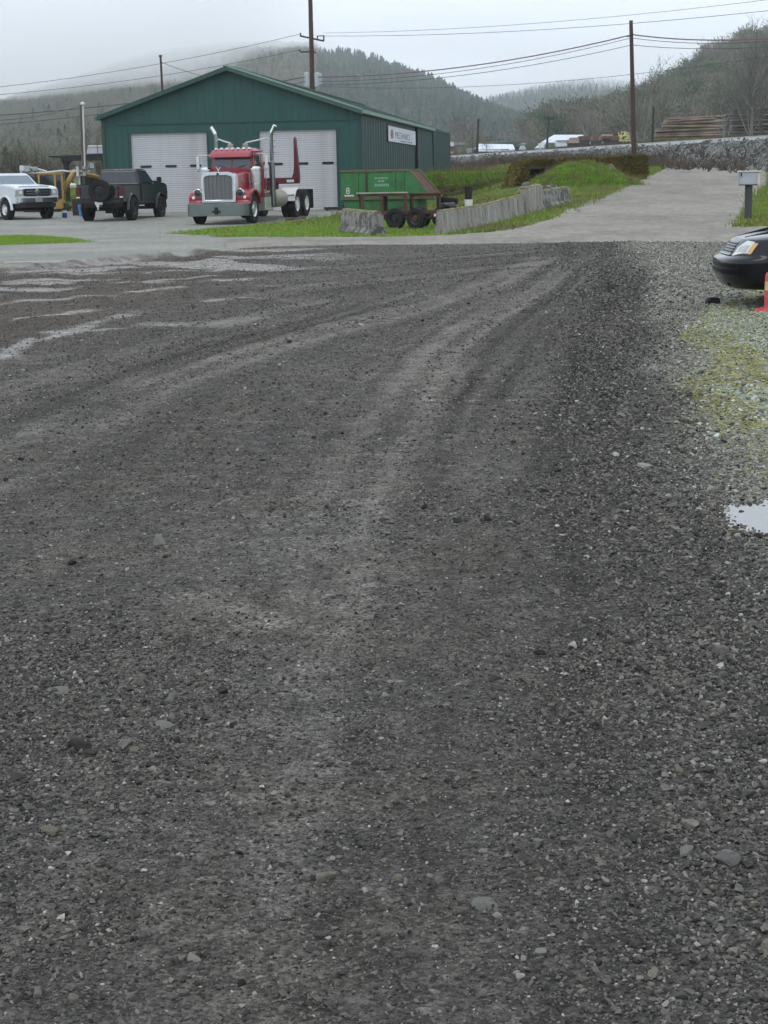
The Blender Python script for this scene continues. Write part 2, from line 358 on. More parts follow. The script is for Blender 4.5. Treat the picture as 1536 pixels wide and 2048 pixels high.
def ground_material():
    m = bpy.data.materials.new('yard_ground'); m.use_nodes = True; n = m.node_tree.nodes; l = m.node_tree.links.new; b = n['Principled BSDF']
    tc = n.new('ShaderNodeTexCoord').outputs['Object']
    def att(k):
        a = n.new('ShaderNodeAttribute'); a.attribute_name = k; return a.outputs['Fac']
    def noise(s, d=6, r=.65, src=tc):
        t = n.new('ShaderNodeTexNoise'); t.inputs['Scale'].default_value = s; t.inputs['Detail'].default_value = d; t.inputs['Roughness'].default_value = r; l(src, t.inputs['Vector']); return t.outputs[0]
    def vor(s):
        t = n.new('ShaderNodeTexVoronoi'); t.inputs['Scale'].default_value = s; l(tc, t.inputs['Vector']); return t
    def rng_(x, a, b_, c, d):
        t = n.new('ShaderNodeMapRange'); t.inputs[1].default_value = a; t.inputs[2].default_value = b_; t.inputs[3].default_value = c; t.inputs[4].default_value = d; l(x, t.inputs[0]); return t.outputs[0]
    def math_(op, x, y):
        t = n.new('ShaderNodeMath'); t.operation = op
        for k, q in enumerate((x, y)):
            if isinstance(q, (int, float)): t.inputs[k].default_value = q
            else: l(q, t.inputs[k])
        return t.outputs[0]
    def mix(f, a, c, mode='MIX'):
        t = n.new('ShaderNodeMix'); t.data_type = 'RGBA'; t.blend_type = mode
        for k, q in ((0, f), (6, a), (7, c)):
            if isinstance(q, (int, float)): t.inputs[k].default_value = q
            elif isinstance(q, tuple): t.inputs[k].default_value = (*q, 1)
            else: l(q, t.inputs[k])
        return t.outputs[2]
    def grey(x):
        t = n.new('ShaderNodeCombineColor'); [l(x, t.inputs[k]) for k in range(3)]; return t.outputs[0]
    v1, v2, v3 = vor(120), vor(48), vor(15)
    c1 = n.new('ShaderNodeSeparateColor'); l(v1.outputs['Color'], c1.inputs[0])
    c2 = n.new('ShaderNodeSeparateColor'); l(v2.outputs['Color'], c2.inputs[0])
    c3 = n.new('ShaderNodeSeparateColor'); l(v3.outputs['Color'], c3.inputs[0])
    nf = noise(5, 13, .78); nb = noise(1.1, 6, .6)
    spk = rng_(c1.outputs[0], 0, 1, .55, 1.45)
    spk2 = rng_(c2.outputs[0], 0, 1, .72, 1.28)
    lite = rng_(c2.outputs[1], .972, .98, 1, 1.7)
    lite3 = rng_(c3.outputs[1], .98, .985, 1, 1.3)
    lum = math_('MULTIPLY', math_('MULTIPLY', spk, spk2), math_('MULTIPLY', lite, lite3))
    lum = math_('MULTIPLY', lum, rng_(nf, .3, .7, .42, 1.62))
    lum = math_('MULTIPLY', lum, rng_(att('tone'), -.8, .8, .20, 1.30))
    base = mix(rng_(nb, .4, .62, 0, 1), (.106, .098, .089), (.113, .102, .087))
    base = mix(math_('MULTIPLY', att('right'), .75), base, (.062, .059, .055))
    base = mix(att('side'), base, (.250, .246, .210))
    base = mix(math_('MULTIPLY', att('mud'), .85), base, (.102, .086, .070))
    mfac = math_('MULTIPLY', att('moss'), rng_(noise(9, 8, .7), .38, .58, .05, .95))
    lfac = math_('MULTIPLY', att('lichen'), rng_(noise(22, 8, .7), .42, .60, .05, .95))
    base = mix(mfac, base, (.235, .225, .035))
    base = mix(lfac, base, (.36, .42, .40))
    base = mix(att('pale'), base, mix(rng_(noise(.35, 6, .6), .4, .6, 0, 1), (.205, .212, .186), (.25, .248, .215)))
    lum = math_('ADD', math_('MULTIPLY', lum, rng_(att('pale'), 0, 1, 1, .68)), rng_(att('pale'), 0, 1, 0, .32))
    fcol = mix(rng_(noise(.9, 8, .7), .38, .62, 0, 1), (.075, .125, .022), (.13, .16, .035))
    fcol = mix(rng_(noise(3.1, 8, .7), .55, .75, 0, .8), fcol, (.14, .115, .05))
    base = mix(att('field'), base, fcol)
    col = mix(1.0, base, grey(lum), 'MULTIPLY')
    wet = att('wet'); col = mix(math_('MULTIPLY', wet, rng_(noise(3.5, 10, .75),   .42, .60, 0, .85)), col, (.25, .23, .20))
    l(col, b.inputs['Base Color'])
    wn = rng_(noise(14, 8, .7), .40, .56, 1, .25)
    wetr = math_('MULTIPLY', wet, wn)
    rough = rng_(wetr, 0, 1, .95, .32); l(rough, b.inputs['Roughness']); b.inputs['Specular IOR Level'].default_value = .35
    l(rng_(wetr, 0, 1, .08, .45), b.inputs['Specular IOR Level'])
    hgt = math_('ADD', math_('MULTIPLY', v1.outputs['Distance'], -.5), math_('ADD', math_('MULTIPLY', v2.outputs['Distance'], -.9), math_('MULTIPLY', nf, 1.4)))
    bp = n.new('ShaderNodeBump'); bp.inputs['Distance'].default_value = .012; l(hgt, bp.inputs['Height']); l(rng_(math_('MAXIMUM', wetr, att('pale')), 0, 1, 1, .12), bp.inputs['Strength']); l(bp.outputs[0], b.inputs['Normal'])
    return m
M['ground'] = ground_material()
go_ = link('ground', gme, 'ground'); tag(go_, kind='structure')

# ---- road: cross strip and the ramp that climbs to the railway
defm('road', (.285, .265, .225), .95, var=.22, scale=5, bump=.012, bscale=30, col2=(.195, .184, .16), c2s=.45, c2w=(.44, .66), stretch=(1, .45, 1), spec=.05)
def resample(p, n):
    p = [Vector((q[0], q[1], 0)) for q in p]; d = [0]
    for a, b in zip(p[:-1], p[1:]): d.append(d[-1]+(b-a).length)
    t = np.linspace(0, d[-1], n); return np.stack([np.interp(t, d, [q.x for q in p]), np.interp(t, d, [q.y for q in p])], -1)
def strip(name, A, B, nu, nv, m, off, jag=0.0, kind='structure'):
    a = resample(A, nu); b = resample(B, nu); k = np.linspace(0, 1, nv)[None, :, None]
    if jag:   # ragged edge: pushed only across the strip
        for q, sd_ in ((a, 3), (b, 4)):
            q[:, 1 if name == 'road' and off > .03 else 0] += 2*jag*(fbm(q[:, 0]*1.6, q[:, 1]*1.6, sd_, 5)-.5)
    P = a[:, None]*(1-k)+b[:, None]*k; x = P[..., 0].ravel(); y = P[..., 1].ravel()
    lip = np.where(np.arange(nv)[None, :] == 0, -.012, off)*np.ones((nu, 1)); o = link(name, arr_mesh(name, np.stack([x, y, G(x, y)+lip.ravel()], -1), grid_faces(nu, nv)), m); o['kind'] = kind; return o
ra = wl([(452, 499), (600, 489), (768, 488), (1000, 486), (1280, 483), (1460, 485)])+[Vector((14.5, 41.5, 0)), Vector((30, 41.5, 0))]
rb = wl([(452, 481), (600, 476), (760, 476), (900, 472), (1000, 464), (1250, 460), (1461, 457)])+[Vector((14.5, 47.5, 0)), Vector((30, 48.5, 0))]
strip('road', ra, rb, 260, 24, 'road', .032, .5)
rl = wl([(930, 472), (1000, 464), (1100, 437), (1200, 396), (1300, 349), (1340, 330)])+[Vector((19.5, 115, 0))]
rr_ = wl([(1480, 466), (1461, 457), (1482, 431)])+[Vector((14.2, 66, 0)), Vector((17.6, 78, 0)), Vector((22.2, 99, 0))]
strip('road', rl, rr_, 200, 24, 'road', .012, .18)

# ---- puddle
defm('water', (.10, .095, .085), .012, var=.05, scale=3, spec=.5)
th = np.linspace(0, 2*np.pi, 48, endpoint=False)
pv = [(PUD[0], PUD[1], 0)]+[(PUD[0]+.86*math.cos(t), PUD[1]+.9*math.sin(t), 0) for t in th]
pz = gz(PUD[0]-.52, PUD[1])+.003
tag(link('puddle', arr_mesh('puddle', [(x, y, pz) for x, y, z in pv], [(0, k+1, (k+1) % 48+1) for k in range(48)]), 'water'), kind='structure')

# ---- loose stones
def stone_mesh(seed, sub=2, jag=.34):
    bm = bmesh.new(); bmesh.ops.create_icosphere(bm, subdivisions=sub, radius=1); r = random.Random(seed)
    ds = [(Vector((r.gauss(0, 1), r.gauss(0, 1), r.gauss(0, 1))).normalized(), r.uniform(.25, .72)) for _ in range(11)]
    for v in bm.verts:
        for d, h in ds:
            k = v.co.dot(d)
            if k > h: v.co -= d*(k-h)*.9
        v.co *= 1+r.uniform(-.06, .06)
    me = bpy.data.meshes.new('stone'); bm.to_mesh(me); bm.free()
    me.polygons.foreach_set('use_smooth', [True]*len(me.polygons)); me.set_sharp_from_angle(angle=R(14)); return me
M['stones'] = rmat('stones', [(0, (.026, .025, .023)), (.35, (.060, .057, .052)), (.68, (.112, .105, .095)), (.86, (.118, .105, .084)), (.97, (.18, .172, .155)), (1, (.31, .298, .27))], .9, .22, 1.7, .12)
M['moss_stones'] = rmat('moss_stones', [(0, (.10, .10, .08)), (.45, (.20, .195, .05)), (.8, (.25, .27, .23)), (1, (.40, .44, .42))], .9, .2, 1.7, .1)
sprot = [proto('stone_kind', stone_mesh(s), 'stones') for s in range(7)]
mprot = [proto('moss_stone_kind', stone_mesh(s+20), 'moss_stones') for s in range(4)]
def coarse(x, y):
    n1 = fbm(x*.9, y*.6, 71, 3)
    r = sm(-.25, .75, x-(.22+.098*(y-3))+.9*(n1-.5)); lft = (1-sm(.4, 1, np.hypot((x+1.15)/1.0, (y-5.0)/1.9)))*.75
    lf2 = sm(.5, .68, n1)*.45*(1-sm(7, 11, y))
    return np.clip(np.maximum(np.maximum(r, lft), lf2), 0, 1)
def layer(y0, y1, n, mean, sig, lo, hi, base, side=.38):
    n = int(n*1.2)
    y = np.sqrt(rng.uniform(y0*y0, y1*y1, n)); x = rng.uniform(-1, 1, n)*(side*y+.25)
    c = coarse(x, y); ok = rng.uniform(0, 1, n) < base+(1-base)*c
    tn = ground_attrs(x, y); ok &= rng.uniform(0, 1, n) < 1.05-1.5*np.clip(tn['tone'], 0, .6)-.85*tn['wet']-.55*tn['moss']
    ok &= (y < np.interp(x, _ex, _ey)+np.abs(rng.normal(0, .45, n))-.3) & (puddle_d(x, y) > .98+.06*rng.normal(size=n))
    x, y, c = x[ok], y[ok], c[ok]
    a = np.clip(np.exp(rng.normal(math.log(mean), sig, len(x)))*(.85+.5*c), lo, hi*1.15)
    return x, y, a
Ls = [layer(2.5, 6.0, 130000, .0046, .42, .0025, .022, .42), layer(6.0, 10.5, 130000, .0058, .42, .0035, .026, .38),
      layer(10.5, 20, 190000, .0082, .38, .005, .030, .40), layer(20, 43, 210000, .0135, .33, .008, .032, .34),
      layer(2.5, 12, 2200, .014, .35, .009, .034, .25)]
def ridge_stones(n):   # loose stones thrown up along the edges of the wheel tracks
    X, Y_ = [], []
    for p, w, a in TRW:
        if w < .1: continue
        q = resample([(v.x, v.y) for v in p], 400); k = rng.integers(0, 399, n); f = rng.uniform(0, 1, n)[:, None]; c = q[k]*(1-f)+q[k+1]*f; d = q[k+1]-q[k]; d /= np.linalg.norm(d, axis=1, keepdims=True)+1e-9
        o = (rng.choice([-1, 1], n)*w*1.55+rng.normal(0, .07, n))[:, None]; c = c+np.stack([-d[:, 1], d[:, 0]], -1)*o; X.append(c[:, 0]); Y_.append(c[:, 1])
    X = np.concatenate(X); Y_ = np.concatenate(Y_); k = (Y_ < np.interp(X, _ex, _ey)-.5) & (puddle_d(X, Y_) > 1) & (Y_ > 2.5); X, Y_ = X[k], Y_[k]
    return X, Y_, np.clip(np.exp(rng.normal(0, .4, len(X)))*np.interp(Y_, [3, 10, 20, 40], [.0055, .0075, .0105, .015]), .003, .032)
Ls.append(ridge_stones(800))
x = np.concatenate([q[0] for q in Ls]); y = np.concatenate([q[1] for q in Ls]); a = np.concatenate([q[2] for q in Ls]); n = len(x)
tilt = rng.normal(0, .28, (n, 3)); tilt[:, 2] = rng.uniform(0, 6.28, n)
scl = np.stack([a*rng.uniform(.8, 1.35, n), a*rng.uniform(.7, 1.1, n), a*rng.uniform(.45, .85, n)], -1)
mo_ = ground_attrs(x, y); mk = (rng.uniform(0, 1, n) < .75) & (rng.uniform(0, 1, n) < np.clip(mo_['moss']*.7+mo_['lichen']*.9+.12*mo_['side'], 0, .95))
pts = np.stack([x, y, G(x, y)+scl[:, 2]*rng.uniform(-.05, .55, n)], -1)
sk = ~mk & (rng.uniform(0, 1, n) < .9*mo_['side'])
M['pale_stones'] = rmat('pale_stones', [(0, (.075, .073, .062)), (.35, (.15, .148, .126)), (.75, (.21, .207, .178)), (.95, (.27, .263, .23)), (1, (.38, .37, .34))], .9, .22, 1.7, .1)
pprot = [proto('pale_stone_kind', stone_mesh(s+30), 'pale_stones') for s in range(4)]
for nm, k, pr, lb in (('loose_gravel', ~mk & ~sk, sprot, None), ('mossy_gravel', mk, mprot, None), ('pale_gravel', sk, pprot, None)):
    scatter(nm, pts[k], tilt[k], scl[k], rng.integers(0, len(pr), k.sum()), pr)

# ---- single rocks that stand out
defm('rock_grey', (.23, .225, .205), .85, var=.25, scale=30, bump=.004)
defm('rock_dark', (.040, .032, .026), .8, var=.3, scale=30, bump=.004)
defm('rock_pale', (.29, .28, .25), .85, var=.2, scale=40, bump=.003)
defm('rock_tan', (.21, .19, .14), .85, var=.25, scale=30, bump=.004)
ROCKS = [(318, 1088, 24, 'rock_grey', .8, 'grey angular rock standing proud of the left gravel with a small stone at its foot'),
 (334, 1097, 15, 'rock_tan', .6, 'small tan stone lying against the foot of the grey angular rock'),
 (158, 1497, 46, 'rock_dark', .45, 'dark brown flat clod in the left foreground gravel'),
 (1074, 1692, 32, 'rock_grey', .85, 'dusty rounded grey rock with a dark gap beneath, right of centre in the foreground'),
 (104, 1668, 38, 'rock_tan', .5, 'dull greyish tan stone below the dark brown clod'),
 (118, 1384, 42, 'rock_grey', .28, 'flat smooth grey stone half buried above the dark brown clod'),
 (326, 1452, 36, 'rock_grey', .25, 'flat dusty grey stone half buried, right of the dark brown clod and higher'),
 (262, 1500, 28, 'rock_tan', .35, 'low tan stone just right of the dark brown clod'),
 (306, 1538, 18, 'rock_pale', .4, 'thin cream coloured chip of stone lower right of the dark brown clod'),
 (1081, 1912, 24, 'rock_pale', .6, 'pale cream stone in the lower right foreground gravel'),
 (1014, 1714, 15, 'rock_pale', .6, 'small white stone left of the dusty rounded grey rock'),
 (992, 1834, 17, 'rock_pale', .5, 'white pebble beside the half buried grey slab in the foreground'),
 (962, 1812, 44, 'rock_grey', .3, 'half buried grey slab left of the pale cream stone'),
 (1358, 1543, 20, 'rock_tan', .6, 'yellowish stone in the coarse dark gravel at right'),
 (1372, 1706, 40, 'rock_grey', .3, 'long grey finger of stone in the coarse dark gravel at right'),
 (1455, 1730, 40, 'rock_grey', .7, 'knobbly grey rock near the right edge among coarse gravel'),
 (1288, 936, 20, 'rock_pale', .5, 'pale stone in the dark gravel left of the puddle and beyond it'),
 (1232, 910, 15, 'rock_pale', .5, 'small pale stone farthest of the pair beyond the puddle'),
 (720, 652, 11, 'rock_pale', .7, 'whitish stone far out in the middle of the dark yard'),
 (450, 880, 10, 'rock_pale', .6, 'small white stone in the middle left of the yard'),
 (384, 958, 14, 'rock_tan', .6, 'tan stone in the yard above the grey angular rock'),
 (140, 1130, 19, 'rock_dark', .6, 'small dark stone left of the grey angular rock'),
 (1482, 1030, 12, 'rock_dark', .7, 'dark stone standing in the left end of the puddle'),
 (1516, 1078, 13, 'rock_dark', .9, 'pointed dark stone breaking the surface of the puddle')]
for k, (u, v, w, mm, fl, lb) in enumerate(ROCKS):
    p = gp(u, v); s = w*p.y/FPX/2*1.65
    o = link('rock', stone_mesh(100+k, 3), mm, loc=(p.x, p.y, p.z+s*fl*.45), rot=(.12, .1, random.uniform(-.5, .5)))
    o.scale = (s, s*.85, s*fl); tag(o, lb, 'rock', 'loose rocks on the gravel yard')
# ================================================================== GRASS
defm('grass', (.155, .265, .03), .7, var=.3, scale=2.5, col2=(.24, .23, .06), c2s=.8, spec=.2)
defm('grass_bright', (.19, .36, .03), .7, var=.25, scale=2.5, col2=(.22, .27, .05), c2s=.8, spec=.2)
defm('straw', (.20, .17, .08), .8, var=.3, scale=3, col2=(.11, .14, .035), spec=.2)
def blades(name, x, y, h0, h1, m, wd=.012, nb=4, z=None, lean=.6):
    n = len(x); z = G(x, y) if z is None else z
    x = np.repeat(x, nb)+rng.normal(0, .03, n*nb); y = np.repeat(y, nb)+rng.normal(0, .03, n*nb); z = np.repeat(z, nb); N = n*nb
    a = rng.uniform(0, 6.283, N); h = rng.uniform(h0, h1, N); l = rng.normal(0, lean, (N, 2))*h[:, None]; w = wd*rng.uniform(.7, 1.5, N)
    dx, dy = np.cos(a)*w, np.sin(a)*w
    V = np.empty((N, 3, 3)); V[:, 0] = np.stack([x-dx, y-dy, z-.02], -1); V[:, 1] = np.stack([x+dx, y+dy, z-.02], -1); V[:, 2] = np.stack([x+l[:, 0], y+l[:, 1], z+h], -1)
    o = link(name, arr_mesh(name, V.reshape(-1, 3), np.arange(3*N).reshape(-1, 3), smooth=False), m); o['kind'] = 'stuff'; return o
def inside(poly, n, jit=.25):
    xs = [p[0] for p in poly]; yy = [p[1] for p in poly]
    x = rng.uniform(min(xs)-jit, max(xs)+jit, n); y = rng.uniform(min(yy)-jit, max(yy)+jit, n)
    k = inpoly(x+rng.normal(0, jit, n), y+rng.normal(0, jit, n), poly); return x[k], y[k]
gx, gy = inside(GA, 90000); pt = fbm(gx*.5, gy*.4, 81, 3)
near = (gy < 70) & (gx < 2)
k = near; blades('grass', gx[k], gy[k], .02, .09, 'grass_bright', .012, 3)
k = near & (pt > .5) & (rng.uniform(0, 1, len(gx)) < .22); blades('dry_grass', gx[k], gy[k], .03, .10, 'straw', .010, 3)
k = ~near & (pt < .62); blades('grass', gx[k], gy[k], .03, .13, 'grass', .014, 3)
k = ~near & (pt >= .5) & (rng.uniform(0, 1, len(gx)) < .6); blades('dry_grass', gx[k], gy[k], .04, .16, 'straw', .012, 3)
gx, gy = inside(GB, 40000, .15); blades('grass', gx, gy, .015, .06, 'grass_bright', .012, 3)
gx, gy = inside(GC, 50000, .08); k = gx < 24; blades('grass', gx[k], gy[k], .04, .17, 'grass', .014, 4)
# field beyond, up to the railway
gx = rng.uniform(-22, 20, 60000); gy = rng.uniform(84, 150, 60000); RDP = [tuple(q) for q in rl]+[tuple(q) for q in reversed(rr_)]; k = ~inpoly(gx, gy, RDP) & ((gx > 3.0) | (gx < -11)) & (gx < 20.5-(gy-106)*.25)
blades('grass', gx[k], gy[k], .06, .20, 'grass', .02, 3)

# ---- bank along the field, right of the shed: green top, tired brown face
def mound(name, cx, cy, rz, lx, ly, h, m, seed, nx=60, ny=40, flat=1.6, ys=1.0, level=None):
    s = np.linspace(-1, 1, nx); t = np.linspace(-1, 1, ny); A, B = np.meshgrid(s, t); A = A.ravel(); B = B.ravel()
    x = A*lx; y = B*ly; ca, sa = math.cos(rz), math.sin(rz); X = cx+x*ca-y*sa; Y = cy+x*sa+y*ca
    prof = np.clip(1-np.abs(A)**(2*flat), 0, 1)*np.clip(1-np.abs(B)**2, 0, 1)**ys
    z = G(X, Y)-.12+h*prof*(.7+.6*fbm(X*.9, Y*.9, seed, 3))+.22*(fbm(X*2.2, Y*2.2, seed+2, 4)-.5)
    if level is not None: g = G(X, Y)-.1; z = g+np.maximum(.05, level-g)*np.minimum(1, prof*1.5)+.09*(fbm(X*2.2, Y*2.2, seed+2, 4)-.5)
    o = link(name, arr_mesh(name, np.stack([X, Y, z], -1), grid_faces(ny, nx)), m); o['kind'] = 'structure'
    return X, Y, z, prof
defm('bank_soil', (.085, .085, .04), .95, var=.3, scale=1.6, col2=(.10, .13, .035), bump=.05, bscale=6)
bX, bY, bZ, bp_ = mound('grass_bank', 7.4, 92.5, -.06, 5.6, 2.4, 1.0, 'bank_soil', 91, 90, 30, 3, level=1.80)
k = rng.integers(0, len(bX), 26000); jx = rng.normal(0, .09, len(k))
top = bp_[k] > .34
blades('grass', (bX[k]+jx)[top], bY[k][top], .05, .2, 'grass_bright', .02, 3, z=bZ[k][top])
k2 = k[~top]; blades('dry_grass', bX[k2]+rng.normal(0, .1, len(k2)), bY[k2], .06, .26, 'straw', .02, 3, z=bZ[k2])
# ---- grassy earth mound in front of the mossy wall
mp = gp(1185, 372)
mX, mY, mZ, mp_ = mound('grass_mound', mp.x-.25, mp.y+2.0, .05, 2.6, 2.6, 1.12, 'bank_soil', 95, 70, 50, .8, 1.0)
k = rng.integers(0, len(mX), 26000); pt = fbm(mX[k]*.9, mY[k]*.9, 97, 3)
q = pt < .60; blades('grass', mX[k][q]+rng.normal(0, .06, q.sum()), mY[k][q], .04, .14, 'grass_bright', .015, 3, z=mZ[k][q])
q = ~q; blades('dry_grass', mX[k][q]+rng.normal(0, .06, q.sum()), mY[k][q], .05, .16, 'straw', .015, 3, z=mZ[k][q])

k = rng.integers(0, len(mX), 1500); blades('dead_stalks', mX[k]+rng.normal(0, .1, 1500), mY[k], .18, .42, 'straw', .010, 2, z=mZ[k], lean=.35)
k = rng.integers(0, len(bX), 2500); blades('dead_stalks', bX[k]+rng.normal(0, .1, 2500), bY[k], .25, .6, 'straw', .012, 2, z=bZ[k], lean=.35)
gx, gy = inside(GA, 9000); k = ((gy > 62) | (gx > 2)) & (fbm(gx*.6, gy*.5, 83, 3) > .5); blades('dead_stalks', gx[k], gy[k], .12, .34, 'straw', .010, 2, lean=.4)
gx, gy = inside(GC, 5000); k = gx < 22; blades('dead_stalks', gx[k], gy[k], .15, .4, 'straw', .010, 2, lean=.4)
# ================================================================== RAILWAY
defm('ballast', (.20, .205, .195), .95, var=.35, scale=2.2, bump=.12, bscale=3.5, col2=(.11, .11, .10), c2s=1.1)
defm('ballast_top', (.34, .36, .35), .9, var=.15, scale=2.5, bump=.05, bscale=8)
defm('steel_rail', (.50, .50, .50), .3, 1.0, var=.1, scale=2)
E0 = Vector((24, 106, 0)); ED = Vector((-.248, .969, 0)).normalized(); EN = Vector((-ED.y, ED.x, 0))   # EN points to the camera's left-front
if EN.x > 0: EN = -EN
prof = [(-7, -1.2), (-2.2, 0), (2.0, 0), (2.5, -.12), (4.2, -1.2), (5.6, -2.0), (7, -2.9)]
CREST = 3.6
tt = np.concatenate([np.linspace(-40, 90, 130), np.linspace(92, 420, 80)]); V = []
for t in tt:
    for k, (w, dz) in enumerate(prof):
        p = E0+ED*t+EN*w; j = .35*(fbm(t*.5, w*.7, 101, 3)-.5) if k not in (1, 2) else .05*(vn(t, w, 3)-.5); V.append((p.x+j, p.y, CREST+dz+float(j)))
o = link('railway_embankment', arr_mesh('railway_embankment', V, grid_faces(len(tt), len(prof))), 'ballast'); tag(o, kind='structure')
V = []
for t in tt:
    for w, zz in ((-1.9, .05), (1.95, .06), (2.45, -.10)): p = E0+ED*t+EN*w; V.append((p.x, p.y, CREST+zz+.03*float(vn(t*2, w, 9))))
tag(link('ballast_bed', arr_mesh('ballast_bed', V, grid_faces(len(tt), 3)), 'ballast_top', parent=o))
for w in (-.75, .75):
    mb = MB(); a = E0+ED*-40+EN*w; b = E0+ED*420+EN*w
    for c0, c1, z0, z1 in ((-.07, .07, 0, .03), (-.015, .015, .03, .12), (-.036, .036, .12, .16)):
        mb.hexa([a+EN*c0+Vector((0, 0, CREST+.06+z0)), a+EN*c1+Vector((0, 0, CREST+.06+z0)), b+EN*c1+Vector((0, 0, CREST+.06+z0)), b+EN*c0+Vector((0, 0, CREST+.06+z0)),
                 a+EN*c0+Vector((0, 0, CREST+.06+z1)), a+EN*c1+Vector((0, 0, CREST+.06+z1)), b+EN*c1+Vector((0, 0, CREST+.06+z1)), b+EN*c0+Vector((0, 0, CREST+.06+z1))])
    part('rail', mb, 'steel_rail', o, smooth=0)
# riprap on the face of the embankment and brown brush at its foot
M['riprap'] = rmat('riprap', [(0, (.04, .04, .036)), (.5, (.085, .088, .079)), (.85, (.115, .12, .108)), (1, (.165, .172, .157))], .9, .2, 1.2)
rprot = [proto('riprap_kind', stone_mesh(s+40), 'riprap') for s in range(5)]
n = 26000; t = rng.uniform(-30, 110, n); w = rng.uniform(2.0, 5.0, n)
dz = np.interp(w, [q[0] for q in prof], [q[1] for q in prof])
P = np.array(E0)[None]+np.array(ED)[None]*t[:, None]+np.array(EN)[None]*w[:, None]; P[:, 2] = CREST+dz
a = np.exp(rng.normal(math.log(.070), .45, n)); rt = rng.uniform(0, 6.28, (n, 3))
scatter('riprap', P, rt, np.stack([a, a*rng.uniform(.6, 1, n), a*rng.uniform(.5, .9, n)], -1), rng.integers(0, 5, n), rprot)
defm('twig_brown', (.085, .060, .045), .9, var=.35, scale=.8, col2=(.12, .10, .075))
defm('twig_grey', (.13, .12, .105), .9, var=.3, scale=.5, col2=(.085, .08, .07))
defm('twig_olive', (.115, .105, .06), .9, var=.3, scale=.6, col2=(.085, .08, .055))
defm('twig_red', (.125, .095, .085), .9, var=.3, scale=.6, col2=(.10, .085, .08))
defm('bark', (.10, .085, .07), .95, var=.3, scale=4, bump=.02, stretch=(1, 1, .3))
defm('bark_pale', (.27, .26, .24), .9, var=.3, scale=3, bump=.01, col2=(.16, .15, .135))
n = 9000; t = rng.uniform(-12, 110, n); w = rng.uniform(3.2, 7.6, n)+.8*(rng.uniform(0, 1, n))
P = np.array(E0)[None]+np.array(ED)[None]*t[:, None]+np.array(EN)[None]*w[:, None]
dn = rng.uniform(0, 1, n) < np.interp(t, [-12, 5, 20, 110], [.12, .2, .75, 1]); P = P[dn]; w = w[dn]; t = t[dn]
zz = np.maximum(CREST+np.interp(w, [q[0] for q in prof], [q[1] for q in prof]), G(P[:, 0], P[:, 1]))
blades('bramble', P[:, 0], P[:, 1], .25, .85, 'twig_brown', .022, 7, z=zz, lean=.5)
# brush beyond the track
n = 26000; t = rng.uniform(-40, 170, n); w = rng.uniform(-26, -5, n)
P = np.array(E0)[None]+np.array(ED)[None]*t[:, None]+np.array(EN)[None]*w[:, None]
zz = np.maximum(G(P[:, 0], P[:, 1]), np.where(w > -7, CREST-1.2, 0))+np.interp(w, [-26, -8], [1.2, 0])
hh = .5+1.9*fbm(P[:, 0]*.22, P[:, 1]*.14, 121, 3)
q = hh > 1.25
blades('bramble', P[q, 0], P[q, 1], .7, 1.7, 'twig_brown', .035, 6, z=zz[q], lean=.4)
q = ~q; blades('bramble', P[q, 0], P[q, 1], .4, 1.1, 'twig_olive', .035, 6, z=zz[q], lean=.45)
# ================================================================== GREEN METAL SHED
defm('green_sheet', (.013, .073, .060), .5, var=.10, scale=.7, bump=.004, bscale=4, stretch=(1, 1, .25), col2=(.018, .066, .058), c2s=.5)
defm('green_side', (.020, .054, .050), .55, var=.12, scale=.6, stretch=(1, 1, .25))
defm('green_trim', (.020, .060, .050), .5, var=.15, scale=2)
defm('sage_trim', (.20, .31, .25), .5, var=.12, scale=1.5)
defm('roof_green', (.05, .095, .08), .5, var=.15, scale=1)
defm('door_white', (.49, .495, .51), .5, var=.08, scale=.9, col2=(.41, .41, .415), c2s=.5, stretch=(1, 1, .5))
defm('slot_dark', (.012, .014, .016), .15, var=.05)
defm('concrete_pad', (.30, .27, .20), .9, var=.2, scale=3)
BW, BE, BR, BFL = 11.92, 4.60, 6.60, .32
SHED = root('green_shed', (-12.52, 79.6, 0), R(-7.7), 'big green metal shed with two white roll-up doors under its gable', 'shed')
def slope(x): return BE+(BR-BE)*(1-abs(x-BW/2)/(BW/2))
def sheet(x0, x1, zb, zt, axis, base, out, pitch=.305):
    """ribbed wall sheet; axis 'X' runs along the front, 'Y' along a side; out = +-1 direction the ribs stand proud"""
    xs = [x0]; k = x0
    offs = [0]
    while k+pitch <= x1+1e-6:
        for d, o in ((pitch*.70, 0), (pitch*.78, .014), (pitch*.88, .014), (pitch*.96, 0)): xs.append(k+d); offs.append(o)
        k += pitch
    xs.append(x1); offs.append(0); mb = MB(); n = len(xs)
    def q(x, o, z): return (x, base+out*o, z) if axis == 'X' else (base+out*o, x, z)
    lo = [q(x, o, zb(x)) for x, o in zip(xs, offs)]; hi = [q(x, o, zt(x)) for x, o in zip(xs, offs)]
    return mb.add(lo+hi, [(i, i+1, n+i+1, n+i) for i in range(n-1)])
c = MB(); c.b(.06, BW-.06, .16, 42.5, -.4, BE-.06); c.prism([(.06, BE-.06), (BW-.06, BE-.06), (BW/2, BR-.08)], .2, 42.5, 'Y')
part('wall_core', c, 'green_trim', SHED, smooth=0)
D0 = ((1.26, 4.88), (7.24, 10.82)); DT, SEAM = 3.90, 4.28
def run(a, b, step=.915):
    n = max(1, round((b-a)/step)); return [(a+(b-a)*i/n, a+(b-a)*(i+1)/n) for i in range(n)]
for a, b in run(0, 1.26)+run(4.88, 7.24)+run(10.82, BW):
    part('wall_sheet', sheet(a, b-.002, lambda x: BFL-.25, lambda x: SEAM, 'X', 0, -1), 'green_sheet', SHED, smooth=0)
